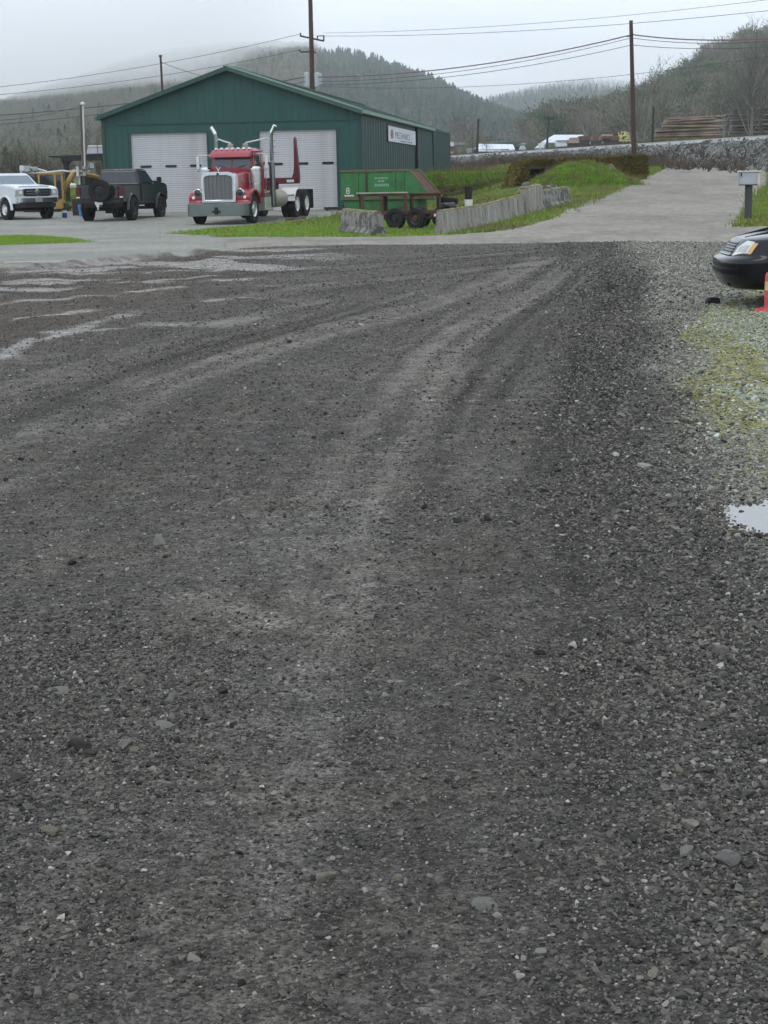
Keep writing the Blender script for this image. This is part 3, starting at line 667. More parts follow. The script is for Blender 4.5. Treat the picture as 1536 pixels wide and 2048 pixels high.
for a, b in D0:
    for p, q in run(a, b): part('wall_sheet', sheet(p, q-.006, lambda x: DT, lambda x: SEAM, 'X', 0, -1), 'green_sheet', SHED, smooth=0)
for a, b in run(0, BW/2)+run(BW/2, BW):
    part('gable_sheet', sheet(a, b-.002, lambda x: SEAM+.03, lambda x: slope(x)-.02, 'X', -.012, -1), 'green_sheet', SHED, smooth=0)
part('seam_flashing', MB().b(0, BW, -.045, 0, SEAM-.012, SEAM+.03), 'green_trim', SHED)
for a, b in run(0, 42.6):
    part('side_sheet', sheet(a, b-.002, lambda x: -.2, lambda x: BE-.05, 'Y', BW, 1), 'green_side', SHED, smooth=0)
for a, b in run(0, 42.6, 3.0):
    part('side_sheet', sheet(a, b-.002, lambda x: -.2, lambda x: BE-.05, 'Y', 0, -1), 'green_side', SHED, smooth=0)
for x0, x1 in ((-.04, .10), (BW-.10, BW+.04)): part('corner_trim', MB().b(x0, x1, -.05, .02, BFL-.2, BE-.1), 'green_trim' if x0 < 1 else 'green_side', SHED)
# roof sheets, rakes, ridge, gutter
OV = .13
for sgn in (-1, 1):
    for a, b in run(-.35, 42.75, 1.0):
        if sgn < 0:
            e, r_ = Vector((-OV, 0, BE-OV*(BR-BE)/(BW/2)+.06)), Vector((BW/2, 0, BR+.06))
        else:
            e, r_ = Vector((BW+OV, 0, BE-OV*(BR-BE)/(BW/2)+.06)), Vector((BW/2, 0, BR+.06))
        mb = MB(); Y = lambda v, y: Vector((v.x, y, v.z))
        up = Vector((0, 0, .03)); mb.hexa([Y(e, a), Y(r_, a), Y(r_, b-.008), Y(e, b-.008), Y(e, a)+up, Y(r_, a)+up, Y(r_, b-.008)+up, Y(e, b-.008)+up])
        up2 = Vector((0, 0, .055)); mb.hexa([Y(e, a)+up, Y(r_, a)+up, Y(r_, a+.06)+up, Y(e, a+.06)+up, Y(e, a)+up2, Y(r_, a)+up2, Y(r_, a+.06)+up2, Y(e, a+.06)+up2])
        part('roof_sheet', mb, 'roof_green', SHED, smooth=0)
    dz = .20; y0, y1 = -.40, -.31
    a = Vector((-OV if sgn < 0 else BW+OV, 0, BE-OV*(BR-BE)/(BW/2)-.06)); b = Vector((BW/2, 0, BR-.06))
    mb = MB(); U = Vector((0, 0, dz)); Y = lambda v, y: Vector((v.x, y, v.z))
    mb.hexa([Y(a, y0), Y(b, y0), Y(b, y1), Y(a, y1), Y(a, y0)+U, Y(b, y0)+U, Y(b, y1)+U, Y(a, y1)+U])
    part('rake_trim', mb, 'green_trim' if sgn < 0 else 'roof_green', SHED)  # right rake catches more light; that is put into its paler green
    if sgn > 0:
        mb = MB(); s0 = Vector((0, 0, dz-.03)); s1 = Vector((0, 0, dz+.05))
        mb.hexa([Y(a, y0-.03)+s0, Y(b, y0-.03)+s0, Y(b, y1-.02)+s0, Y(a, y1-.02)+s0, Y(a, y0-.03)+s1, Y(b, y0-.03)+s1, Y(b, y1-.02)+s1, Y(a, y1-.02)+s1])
        part('rake_lit_cap', mb, 'sage_trim', SHED)  # lit edge of the right rake, painted as a pale sage strip
    # soffit under the front overhang
    mb = MB(); mb.hexa([Y(a, y1)+Vector((0, 0, .05)), Y(b, y1)+Vector((0, 0, .05)), Y(b, 0)+Vector((0, 0, .05)), Y(a, 0)+Vector((0, 0, .05)), Y(a, y1)+Vector((0, 0, .08)), Y(b, y1)+Vector((0, 0, .08)), Y(b, 0)+Vector((0, 0, .08)), Y(a, 0)+Vector((0, 0, .08))])
    part('soffit', mb, 'green_trim', SHED)
gz_ = BE-OV*(BR-BE)/(BW/2)
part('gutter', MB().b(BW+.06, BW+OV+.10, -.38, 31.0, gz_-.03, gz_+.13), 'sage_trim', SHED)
part('gutter', MB().b(-OV-.06, -.06, -.38, 42.6, gz_-.05, gz_+.08), 'green_trim', SHED)
part('soffit', MB().b(BW+.012, BW+.06, -.3, 42.6, gz_-.10, gz_-.02), 'slot_dark', SHED)
part('ridge_cap', MB().b(BW/2-.16, BW/2+.16, -.36, 42.75, BR+.09, BR+.15), 'roof_green', SHED)
part('downspout', MB().b(BW+.03, BW+.16, 21.4, 21.75, -.1, BE-.1), 'slot_dark', SHED)
part('wall_step', MB().b(BW+.03, BW+.06, 31.2, 42.6, -.2, BE+.02), 'green_side', SHED)
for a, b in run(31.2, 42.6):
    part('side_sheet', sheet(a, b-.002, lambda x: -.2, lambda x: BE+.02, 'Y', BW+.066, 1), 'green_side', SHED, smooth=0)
# doors
slat_me = None
for k, (a, b) in enumerate(D0):
    d = MB(); d.b(a+.02, b-.02, .10, .13, BFL, DT)
    door = part('roller_door', d, 'door_white', SHED, label='white roll-up door behind the black pickup truck' if k == 0 else 'white roll-up door behind the back of the red truck')
    H_, n = DT-BFL, 36; h = H_/n
    if slat_me is None:
        w = b-a-.05; mb = MB(); mb.prism([(.078, 0), (.067, .016), (.067, h-.022), (.078, h-.006), (.10, h-.006), (.10, 0)], 0, w, 'X'); slat_me = mb.mesh('slat', 0)
    for i in range(n): link('slat', slat_me, 'door_white', door, loc=(a+.025, 0, BFL+i*h))
    for x in ((1.95, 3.12, 4.27), (8.05, 9.22, 10.38))[k]:
        mb = MB(); hw, hh = .27, .055
        pts = [(x-hw+.04, -hh), (x+hw-.04, -hh), (x+hw, -hh+.04), (x+hw, hh-.04), (x+hw-.04, hh), (x-hw+.04, hh), (x-hw, hh-.04), (x-hw, -hh+.04)]
        mb.prism([(px, 2.40+pz_) for px, pz_ in pts], .045, .07, 'Y'); part('window_slot', mb, 'slot_dark', door)
    for x0, x1, z0, z1 in ((a-.03, a+.03, BFL, DT+.04), (b-.03, b+.03, BFL, DT+.04), (a+.03, b-.03, DT-.02, DT+.04)):
        part('door_frame', MB().b(x0, x1, -.04, .09, z0, z1), 'green_trim', SHED)
    part('door_sill', MB().b(a-.2, b+.2, -.55, .1, .1, BFL-.004), 'concrete_pad', SHED)

# banner sign on the side wall
defm('banner_white', (.66, .70, .74), .6, var=.05, scale=1)
defm('banner_grey', (.17, .17, .21), .6, var=.1)
defm('banner_red', (.42, .16, .17), .6, var=.1)
SG = root('banner_sign', SHED.matrix_basis @ Vector((BW+.06, 9.0, 3.5)), SHED.rotation_euler.z+R(90), 'long white banner sign with grey lettering high on the side of the green shed', 'sign')
mb = MB(); mb.b(0, 12, -.03, 0, 0, .76); part('banner', mb, 'banner_white', SG)
def stand(mb): return [(x, -.032-z, y) for x, y, z in mb.v]
t = text_mb('MECHANICS', .48, 2.5); t.v = [(x+2.6, y, z+.20) for x, y, z in stand(t)]; part('lettering', t, 'banner_grey', SG, smooth=0)
mb = MB(); mb.lathe([(.0001, -.05), (.24, -.05), (.24, -.03)], 'Y', 20, (1.35, 0, .38)); mb.v = [(1.35+(p[0]-1.35)*2.2, p[1], p[2]) for p in mb.v]; part('emblem', mb, 'banner_red', SG)
mb = MB(); [mb.b(x0, x1, -.04, -.031, z0, z1) for x0, x1, z0, z1 in ((5.0, 7.4, .07, .12), (7.9, 10.2, .07, .12))]; part('small_print', mb, 'banner_grey', SG)
# ================================================================== VEHICLES
defm('tyre', (.012, .012, .0125), .9, var=.2, scale=8, bump=.006, bscale=18)
defm('black_trim', (.014, .014, .015), .5, var=.15, scale=5)
defm('chrome', (.55, .57, .58), .22, 1.0, var=.06, scale=3)
defm('dull_chrome', (.17, .195, .19), .28, 1.0, var=.10, scale=2)
defm('alloy', (.52, .52, .51), .35, .8, var=.1, scale=5)
defm('white_metal', (.58, .58, .56), .5, var=.08, scale=4)
defm('cream_metal', (.29, .275, .225), .5, var=.15, scale=4)
defm('truck_red', (.27, .010, .020), .32, var=.08, scale=1.5, coat=.5)
defm('maroon', (.095, .012, .020), .55, var=.25, scale=3)
defm('glass_dark', (.022, .027, .034), .05, var=.02, spec=.55)
defm('glass_blue', (.13, .175, .20), .08, var=.05, spec=.8)
defm('glass_truck', (.05, .07, .095), .08, var=.05, spec=.6)
defm('lens', (.62, .62, .58), .12, var=.06, scale=6, coat=.4)
defm('lens_grey', (.40, .42, .42), .15, var=.1, scale=20)
defm('amber', (.60, .28, .04), .2, var=.05)
defm('amber_pale', (.62, .40, .14), .2, var=.05)
defm('red_lens', (.075, .008, .012), .25, var=.2, scale=9)
defm('red_lit', (.75, .22, .24), .3, var=.05)
defm('grille_grey', (.15, .155, .155), .5, .3, var=.15, scale=20)
defm('hub_white', (.72, .72, .70), .4, var=.08, scale=6)
def wheel(P, c, r, w, rim, side, rimmat='alloy', dish=.05, name='wheel', spokes=0, hub=True):
    """axle along local X; side = +1 when the outer face looks to +X"""
    h = w/2
    t = MB().lathe([(rim, -h*.86), (rim+(r-rim)*.5, -h), (r*.955, -h*.92), (r, -h*.70), (r*1.004, 0), (r, h*.70), (r*.955, h*.92), (rim+(r-rim)*.5, h), (rim, h*.86), (rim*.98, 0), (rim, -h*.86)], 'X', 36)
    for k in range(30):   # tread blocks
        a = 2*math.pi*k/30
        for s_ in (-1, 1):
            aa = a+(.1 if s_ > 0 else 0); rot = Matrix.Rotation(aa, 3, 'X'); t.box(Vector(rot @ Vector((s_*h*.46, 0, r*1.006))), (h*.78, r*.13, r*.03), rot)
    o = part(name, t, 'tyre', P, loc=c, smooth=40)
    q = MB().lathe([(rim*1.0, side*h*.90), (rim*.95, side*h*.78), (rim*.84, side*(h*.80-dish)), (rim*.50, side*(h*.80-dish*.7)), (rim*.40, side*h*.84), (.0001, side*h*.86)], 'X', 28)
    for k in range(8):
        a = 2*math.pi*k/8; q.cyl((side*(h*.72-dish*.4), math.cos(a)*rim*.46, math.sin(a)*rim*.46), (side*(h*.86), math.cos(a)*rim*.46, math.sin(a)*rim*.46), rim*.05, 6)
    part('rim', q, rimmat, o)
    q = MB()
    n = spokes or 8
    for k in range(n):
        a = 2*math.pi*(k+.5)/n; q.cyl((side*(h*.80-dish*1.0), math.cos(a)*rim*.69, math.sin(a)*rim*.69), (side*(h*.80-dish*.78), math.cos(a)*rim*.69, math.sin(a)*rim*.69), rim*(.13 if not spokes else .17), 10)
    part('rim_holes', q, 'black_trim', o)
    return o
def arc_shell(cx, yc, zc, r0, r1, w, a0, a1, n=16):
    loops = []
    for k in range(n+1):
        a = a0+(a1-a0)*k/n; cs, sn = math.cos(a), math.sin(a)
        loops.append([(cx-w/2, yc+cs*r0, zc+sn*r0), (cx+w/2, yc+cs*r0, zc+sn*r0), (cx+w/2, yc+cs*r1, zc+sn*r1), (cx+w/2-.05, yc+cs*(r1+.03), zc+sn*(r1+.03)), (cx-w/2+.05, yc+cs*(r1+.03), zc+sn*(r1+.03)), (cx-w/2, yc+cs*r1, zc+sn*r1)])
    return MB().loft(loops)
def rotz(v, a): return Vector((v[0]*math.cos(a)-v[1]*math.sin(a), v[0]*math.sin(a)+v[1]*math.cos(a), 0))

# ------------------------------------------------------------------ red log truck
rz = R(165.8); p = gp(503, 447); off = rotz((-1.0, -1.02), rz)
T = root('log_truck', (p.x-off.x, p.y-off.y, p.z+.005), rz, 'red conventional log truck with chrome grille and tall twin exhaust stacks', 'truck')
zr = gz(T.location.x+rotz((0, -7), rz).x, T.location.y+rotz((0, -7), rz).y)-p.z
T.rotation_euler = (math.atan2(-zr, 6.0)*-1*-1, 0, rz)
part('frame', MB().b(-.50, -.36, -7.9, -.5, .72, .98).b(.36, .50, -7.9, -.5, .72, .98).b(-.36, .36, -3.6, -3.4, .74, .96).b(-.36, .36, -5.4, -5.2, .74, .96).b(-.36, .36, -7.9, -7.8, .70, 1.0).b(-.36, .36, -2.2, -.9, .6, 1.0).cyl((-.95, -1.02, .52), (.95, -1.02, .52), .08, 10), 'black_trim', T)
bp = [(-1.22, -.42), (-1.20, -.22), (-1.06, -.06), (-.86, 0), (.86, 0), (1.06, -.06), (1.20, -.22), (1.22, -.42), (1.16, -.42), (1.0, -.16), (-1.0, -.16), (-1.16, -.42)]
bu = part('bumper', MB().prism(bp, .30, .76, 'Z'), 'dull_chrome', T, bevel=.012)
tp = part('tow_pin', MB().cyl((0, -.01, .46), (0, .035, .46), .10, 14).b(-.16, .16, .0, .03, .42, .50).b(-.05, .05, .03, .06, .36, .62), 'black_trim', bu)
part('bumper_top', MB().b(-1.0, 1.0, -.40, -.16, .70, .74), 'dull_chrome', bu)
# grille: shell, core, bars
sh = [(-.66, .78), (-.66, 1.72), (-.60, 1.83), (-.40, 1.89), (.40, 1.89), (.60, 1.83), (.66, 1.72), (.66, .78)]
inn = [(-.55, .88), (-.55, 1.66), (-.50, 1.73), (-.34, 1.77), (.34, 1.77), (.50, 1.73), (.55, 1.66), (.55, .88)]
g = MB(); n = 8
for y in (-.30, -.34): g.v += [(x, y, z) for x, z in sh]+[(x, y, z) for x, z in inn]
for i in range(n):
    j = (i+1) % n; g.f += [(i, j, n+j, n+i), (2*n+i, 3*n+i, 3*n+j, 2*n+j), (i, 2*n+i, 2*n+j, j), (n+i, n+j, 3*n+j, 3*n+i)]
gs = part('grille', g, 'chrome', T, bevel=.012)
part('grille_sides', MB().loft([[(x, -.34, z) for x, z in sh], [(x*1.0, -.62, z) for x, z in sh]], caps=False), 'chrome', gs)
part('grille_mesh', MB().prism(inn, -.40, -.36, 'Y'), 'grille_grey', gs)
for k in range(31):
    part('grille_slat', MB().b(-.55, .55, -.365, -.345, .90+k*.028, .912+k*.028), 'grille_grey', gs) if k % 2 == 0 else None
for x in (-.40, -.24, -.08, .08, .24, .40): part('grille_bar', MB().b(x-.010, x+.010, -.345, -.325, .88, 1.76), 'dull_chrome', gs)
part('emblem', MB().lathe([(.0001, -.290), (.045, -.290), (.045, -.30)], 'Y', 16, (0, 0, 1.82)), 'black_trim', gs)
hx = MB(); hx.tube([(.0, -.40, 1.88), (.0, -.40, 1.96), (-.09, -.40, 2.08)], [.014, .016, .010], 6).tube([(.0, -.40, 1.94), (.09, -.40, 2.08)], [.015, .010], 6); part('hood_ornament', hx, 'white_metal', gs)
# hood and cab
def hs_(y, w, z0, z1): return [(-w, y, z0), (w, y, z0), (w, y, z1-.16), (w-.05, y, z1-.06), (w-.16, y, z1), (0, y, z1+.025), (-w+.16, y, z1), (-w+.05, y, z1-.06), (-w, y, z1-.16)]
hood = part('hood', MB().loft([hs_(-.62, .64, .95, 1.86), hs_(-1.2, .69, .98, 1.91), hs_(-2.02, .76, 1.0, 1.97)]), 'truck_red', T, smooth=50)
for s_ in (-1, 1):
    part('hood_badge', MB().b(s_*.685, s_*.712, -1.15, -.99, 1.50, 1.66).b(s_*.72, s_*.735, -1.62, -1.42, 1.56, 1.60), 'chrome', hood)
    part('hood_latch', MB().b(s_*.765, s_*.785, -1.95, -1.88, 1.2, 1.28).b(s_*.765, s_*.785, -1.95, -1.88, 1.6, 1.68), 'chrome', hood)
cabs = [[(-.84, y0, z), (.84, y0, z), (.84, y1, z), (-.84, y1, z)] for y0, y1, z in ((-2.0, -3.30, .92), (-2.0, -3.30, 1.98))]
cab = part('cab', MB().loft(cabs+[[(-w, y0, z), (w, y0, z), (w, y1, z), (-w, y1, z)] for w, y0, y1, z in ((.81, -2.06, -3.28, 2.48), (.78, -2.10, -3.22, 2.66), (.66, -2.26, -3.06, 2.75))]), 'truck_red', T, bevel=.035, seg=2, smooth=50)
for s_ in (-1, 1):
    part('windshield_pane', MB().hexa([(s_*.03, -1.985, 2.02), (s_*.72, -1.985, 2.02), (s_*.72, -2.02, 2.02), (s_*.03, -2.02, 2.02), (s_*.03, -2.035, 2.44), (s_*.70, -2.035, 2.44), (s_*.70, -2.07, 2.44), (s_*.03, -2.07, 2.44)]), 'glass_truck', cab)
    part('wiper', MB().tube([(s_*.25, -1.965, 2.03), (s_*.55, -1.985, 2.12)], .012, 5), 'black_trim', cab)
    dr = part('door', MB().b(s_*.843, s_*.856, -3.12, -2.12, 1.02, 1.96), 'truck_red', cab, bevel=.005)
    part('door_handle', MB().b(s_*.858, s_*.885, -3.06, -2.94, 1.72, 1.76), 'chrome', dr)
    part('side_window', MB().hexa([(s_*.846, -2.16, 2.0), (s_*.846, -2.98, 2.0), (s_*.80, -2.98, 2.0), (s_*.80, -2.16, 2.0), (s_*.826, -2.20, 2.46), (s_*.826, -2.95, 2.46), (s_*.78, -2.95, 2.46), (s_*.78, -2.20, 2.46)]), 'glass_dark', cab)
part('sun_visor', MB().prism([(-2.06, 2.47), (-1.70, 2.40), (-1.66, 2.42), (-1.80, 2.56), (-2.10, 2.70)], -.80, .80, 'X'), 'truck_red', cab, bevel=.01)
part('roof_rim', MB().b(-.83, .83, -3.25, -2.04, 2.60, 2.64), 'truck_red', cab)
for k in range(7): part('cab_light', MB().box((-.66+k*.22, -2.12, 2.74), (.09, .14, .07), tap=.7), 'hub_white', cab)
for s_ in (-1, 1): part('beacon', MB().lathe([(.11, 0), (.11, .16), (.075, .20), (.0001, .21)], 'Z', 14, (s_*.30, -2.75, 2.72)), 'cream_metal', cab)
# fenders, lamps, wheels
for s_ in (-1, 1):
    fe = part('fender', arc_shell(s_*.92, -1.02, .54, .64, .70, .56, R(8), R(165), 18), 'truck_red', T, smooth=50)
    part('fender_inner', MB().b(s_*.60, s_*.66, -1.6, -.45, .8, 1.3), 'truck_red', fe)
    part('fender_apron', MB().prism([(-.62, .80), (-.38, .80), (-.34, .98), (-.48, 1.14), (-.66, 1.20)], min(s_*.66, s_*1.19), max(s_*.66, s_*1.19), 'X'), 'truck_red', fe, bevel=.02)
    hl = part('headlight', MB().lathe([(.0001, -.60), (.12, -.58), (.155, -.48), (.15, -.32), (.135, -.31), (.125, -.34)], 'Y', 20, (s_*.82, 0, 1.14)), 'chrome', T)
    part('lens', MB().lathe([(.0001, -.318), (.075, -.322), (.126, -.338)], 'Y', 20, (s_*.82, 0, 1.14)), 'glass_dark', hl)
    part('lamp_bracket', MB().tube([(s_*.66, -.42, .92), (s_*.82, -.40, .94), (s_*.92, -.40, 1.02)], .035, 8), 'chrome', hl)
    part('marker_lamp', MB().lathe([(.06, -.40), (.06, -.34), (.0001, -.33)], 'Y', 12, (s_*1.0, 0, .97)), 'hub_white', hl)
    wheel(T, (s_*1.02, -1.02, .52), .52, .28, .29, s_, 'alloy', .03)
    # air cleaner, stack, mirror
    ac = part('air_cleaner', MB().lathe([(.0001, 1.02), (.12, 1.03), (.18, 1.10), (.19, 1.16), (.19, 1.92), (.0001, 1.93)], 'Z', 22, (s_*.98, -1.78, 0)), 'alloy', T)
    part('air_cleaner_lid', MB().lathe([(.0001, 2.08), (.15, 2.06), (.205, 1.99), (.205, 1.93), (.0001, 1.93)], 'Z', 22, (s_*.98, -1.78, 0)), 'chrome', ac)
    part('strap', MB().lathe([(.195, 1.40), (.198, 1.40), (.198, 1.44), (.195, 1.44)], 'Z', 22, (s_*.98, -1.78, 0)), 'chrome', ac)
    st = part('exhaust_stack', MB().tube([(s_*1.12, -3.42, .55), (s_*1.12, -3.42, 2.2), (s_*1.12, -3.42, 2.24), (s_*1.12, -3.42, 3.20), (s_*1.14, -3.42, 3.28), (s_*1.20, -3.42, 3.39), (s_*1.29, -3.40, 3.55)], [.105, .105, .072, .072, .072, .072, .072], 14), 'dull_chrome', T)
    part('stack_tip', MB().tube([(s_*1.14, -3.42, 3.29), (s_*1.20, -3.42, 3.395), (s_*1.30, -3.40, 3.565)], [.080, .080, .079], 14), 'chrome', st)
    part('stack_brace', MB().tube([(s_*1.08, -3.38, 3.04), (s_*.95, -3.25, 3.10), (s_*.70, -3.05, 3.03), (s_*.30, -2.76, 2.94)], .028, 8), 'white_metal', st)
    if s_ < 0:
        sl_ = MB()
        for k in range(5): sl_.lathe([(.02, 0), (.04, .03), (.0001, .05)], 'Z', 8, (s_*1.24, -3.44, 2.55+k*.22))
        part('stack_lights', sl_, 'chrome', st)
    mr_ = part('mirror', MB().b(s_*1.30, s_*1.42, -2.02, -1.95, 1.98, 2.46), 'alloy', T, bevel=.015)
    part('mirror_arm', MB().tube([(s_*.82, -2.12, 2.50), (s_*1.36, -1.98, 2.52), (s_*1.36, -1.98, 1.92), (s_*.84, -2.12, 1.88)], .016, 6).tube([(s_*.84, -2.2, 2.46), (s_*.90, -2.75, 1.95)], .016, 6), 'chrome', mr_)
    bx_ = part('step_box', MB().b(s_*.72, s_*1.16, -3.05, -2.30, .42, .92), 'alloy', T, bevel=.02)
    part('step', MB().b(s_*.74, s_*1.22, -3.1, -2.26, .40, .44), 'chrome', bx_); part('step', MB().b(s_*.74, s_*1.18, -3.05, -2.3, .93, .96), 'chrome', bx_)
    part('fuel_tank', MB().lathe([(.0001, -3.58), (.26, -3.60), (.33, -3.70), (.34, -3.76), (.34, -4.9), (.30, -5.0), (.0001, -5.02)], 'Y', 26, (s_*.92, 0, .80)), 'cream_metal', T)
    grab = MB().tube([(s_*.88, -3.2, 1.0), (s_*.93, -3.2, 1.1), (s_*.93, -3.2, 2.4), (s_*.88, -3.2, 2.5)], .018, 8); part('grab_rail', grab, 'chrome', T)
    for k, y in enumerate((-6.45, -7.78)):
        wheel(T, (s_*.74, y, .52), .52, .26, .29, -s_, 'black_trim', .03); wheel(T, (s_*1.05, y, .52), .52, .27, .29, s_, 'hub_white', .10)
    mf = part('rear_fender', arc_shell(s_*.92, -6.45, .54, .60, .63, .66, R(10), R(82), 10), 'white_metal', T, smooth=50)
    part('fender_band', MB().b(s_*.60, s_*1.25, -5.815, -5.795, .86, .90), 'black_trim', mf)
    part('mud_flap', MB().b(s_*.62, s_*1.25, -8.46, -8.44, .28, 1.06), 'black_trim', T); part('flap_bracket', MB().b(s_*.58, s_*1.30, -8.50, -8.28, 1.06, 1.11), 'white_metal', T)
part('cab_guard', MB().b(-1.0, -.92, -3.72, -3.64, .98, 2.15).b(.92, 1.0, -3.72, -3.64, .98, 2.15).b(-1.0, 1.0, -3.73, -3.63, 2.1, 2.2).b(-1.0, 1.0, -3.73, -3.63, 1.5, 1.58).b(-.4, -.34, -3.72, -3.64, .98, 2.1).b(.34, .4, -3.72, -3.64, .98, 2.1), 'maroon', T, bevel=.01)
bk = part('log_bunk', MB().b(-1.22, 1.22, -6.62, -6.30, 1.32, 1.56).b(-.5, .5, -6.8, -6.1, 1.0, 1.10).b(-.36, .36, -6.62, -6.30, 1.10, 1.32), 'maroon', T, bevel=.02)
part('stake', MB().prism([(-1.26, 1.32), (-.98, 1.54), (-1.06, 1.74), (-1.09, 2.0), (-1.11, 3.05), (-1.145, 3.16), (-1.19, 3.05), (-1.27, 2.0), (-1.29, 1.5)], -6.58, -6.36, 'Y'), 'maroon', bk, bevel=.015)
part('bunk_plate', MB().b(-1.10, -.80, -6.28, -6.29+.0, 1.38, 1.48), 'white_metal', bk)
part('turntable', MB().lathe([(.0001, 1.06), (.55, 1.06), (.55, 1.0), (.0001, 1.0)], 'Z', 24, (0, -6.46, 0)), 'black_trim', bk)
part('reach_hitch', MB().b(-.25, .25, -8.35, -7.8, .74, .92).cyl((0, -8.3, .70), (0, -8.3, 1.0), .10, 12), 'black_trim', T)
part('deck_plate', MB().b(-.48, .48, -5.3, -3.7, .985, 1.0).b(-.3, .3, -5.0, -4.2, 1.0, 1.14), 'alloy', T)

# ------------------------------------------------------------------ pickups
defm('pickup_black', (.009, .0095, .011), .22, var=.15, scale=1.2, coat=.3, col2=(.042, .039, .032), c2w=(.50, .75), c2s=1.1)
defm('pickup_silver', (.60, .64, .68), .30, var=.05, scale=1.5, coat=.5)
def pickup(P, paint, lift, tr, tw, hoodz, cabz, rim, white=False):
    z0 = .52+lift; belt = 1.16+lift; hw = 1.0
    # lower body in three pieces; wheels arches cut as notches in the side profile
    def notch(y, a, b):   # bottom edge outline with arch of radius a about y
        return [(y-a*math.cos(t), max(z0, tr+a*math.sin(t))) for t in np.linspace(.0, math.pi, 11)]
    ra, fa = 1.22, 4.82; A = tr+.11
    def body(y0, y1, top, ax=None):
        bot = [(y0, z0)]+([q for q in notch(ax, A, 0)] if ax else [])+[(y1, z0)]
        return bot+top
    bed = part('bed', MB().prism(body(.12, 2.28, [(2.28, belt+.04), (.12, belt+.04)], ra), -hw+.02, hw-.02, 'X'), paint, P, bevel=.06, seg=3)
    part('bed_liner', MB().b(-hw+.14, hw-.14, .2, 2.2, belt+.035, belt+.05), 'black_trim', bed)
    for s_ in (-1, 1): part('bed_rail', MB().b(s_*(hw-.12), s_*(hw-.02), .14, 2.26, belt+.04, belt+.075), 'black_trim', bed)
    fr = part('front_clip', MB().prism(body(4.06, 5.72, [(5.80, z0+.1), (5.80, hoodz-.16), (5.70, hoodz-.04), (5.35, hoodz+.02), (4.06, hoodz+.10)], fa), -hw+.01, hw-.01, 'X'), paint, P, bevel=.06, seg=3)
    part('hood', MB().loft([[(-w, y, z-.03), (w, y, z-.03), (w-.08, y, z+.02), (-w+.08, y, z+.02)] for y, w, z in ((4.15, .86, hoodz+.105), (5.0, .82, hoodz+.06), (5.55, .76, hoodz+.01))]), paint, fr, bevel=.02, seg=2)
    cb = part('cab', MB().prism([(2.32, z0), (4.08, z0), (4.08, hoodz+.08), (3.9, belt+.06), (2.32, belt+.06)], -hw+.005, hw-.005, 'X'), paint, P, bevel=.04, seg=2)
    B = [(-.95, 2.34), (.95, 2.34), (.95, 4.30), (-.95, 4.30)]; Tp = [(-.76, 2.52), (.76, 2.52), (.76, 3.52), (-.76, 3.52)]
    zb, zt = belt+.03, cabz
    def mid(k): return [(b[0]+(t_[0]-b[0])*k, b[1]+(t_[1]-b[1])*k) for b, t_ in zip(B, Tp)]
    gh = part('roof', MB().loft([[(x, y, zb) for x, y in B], [(x, y, zb+(zt-zb)*.86) for x, y in mid(.86)], [(x*.99, y, zb+(zt-zb)*.95) for x, y in mid(1.0)], [(x*.86, y*.97+.09, zt) for x, y in Tp]]), paint, P, bevel=.035, seg=2, smooth=50)
    def face(i, j, s0, s1, k0, k1, out):   # window on the face between corner i and j
        def pt(s, k):
            q = mid(k); a, b = q[i], q[j]; return Vector((a[0]+(b[0]-a[0])*s, a[1]+(b[1]-a[1])*s, zb+(zt-zb)*k))
        o = Vector(out)*.022; a, b, c, d = pt(s0, k0), pt(s1, k0), pt(s1, k1), pt(s0, k1)
        return MB().hexa([a+o, b+o, b, a, d+o, c+o, c, d])
    gl = 'glass_blue' if white else 'glass_dark'
    part('rear_window', face(0, 1, .07, .93, .12, .80, (0, -1, .2)), 'glass_dark', gh)
    part('windshield', face(2, 3, .05, .95, .10, .82, (0, 1, .5)), gl, gh)
    for s_, (i, j) in ((1, (1, 2)), (-1, (0, 3))):
        part('side_window', face(i, j, .06, .36, .14, .80, (s_, 0, .2)), 'glass_dark', gh); part('side_window', face(i, j, .41, .80, .14, .80, (s_, 0, .2)), 'glass_dark', gh)
        part('door_seam', MB().b(s_*(hw-.006), s_*(hw+.001), 3.02, 3.035, z0+.06, belt+.04).b(s_*(hw-.006), s_*(hw+.001), 3.98, 3.995, z0+.06, belt+.04), 'black_trim', cb)
        part('door_handle', MB().b(s_*(hw), s_*(hw+.03), 3.1, 3.26, belt-.13, belt-.09), 'black_trim' if not white else paint, cb)
        part('rocker', MB().b(s_*(hw-.10), s_*(hw-.01), 2.0, 4.1, z0-.10, z0), 'black_trim', P, bevel=.02)
        mi = part('mirror', MB().b(s_*1.13, s_*1.34, 3.92, 4.02, belt+.10, belt+.34), 'black_trim', P, bevel=.03, seg=2); part('mirror_arm', MB().b(s_*.93, s_*1.16, 3.94, 3.99, belt+.13, belt+.19), 'black_trim', mi)
        for y in (ra, fa):
            part('wheel_well', MB().prism([(y+(A-.01)*math.cos(t), tr+.02+(A-.01)*math.sin(t)) for t in np.linspace(R(5), R(175), 15)], min(s_*.45, s_*(hw-.1)), max(s_*.45, s_*(hw-.1)), 'X'), 'slot_dark', P)
            loops = []
            for t in np.linspace(R(-2), R(182), 17):
                c_, s2 = math.cos(t), math.sin(t); loops.append([(s_*(hw-.04), y+c_*A, tr+s2*A), (s_*(hw+.05), y+c_*A, tr+s2*A), (s_*(hw+.05), y+c_*(A+.05), tr+s2*(A+.05)), (s_*(hw-.03), y+c_*(A+.09), tr+s2*(A+.09))])
            part('wheel_arch', MB().loft(loops), paint, P, smooth=50)
            wheel(P, (s_*(hw-.08), y, tr), tr, tw, tr*.54, s_, rim, .06, spokes=0)
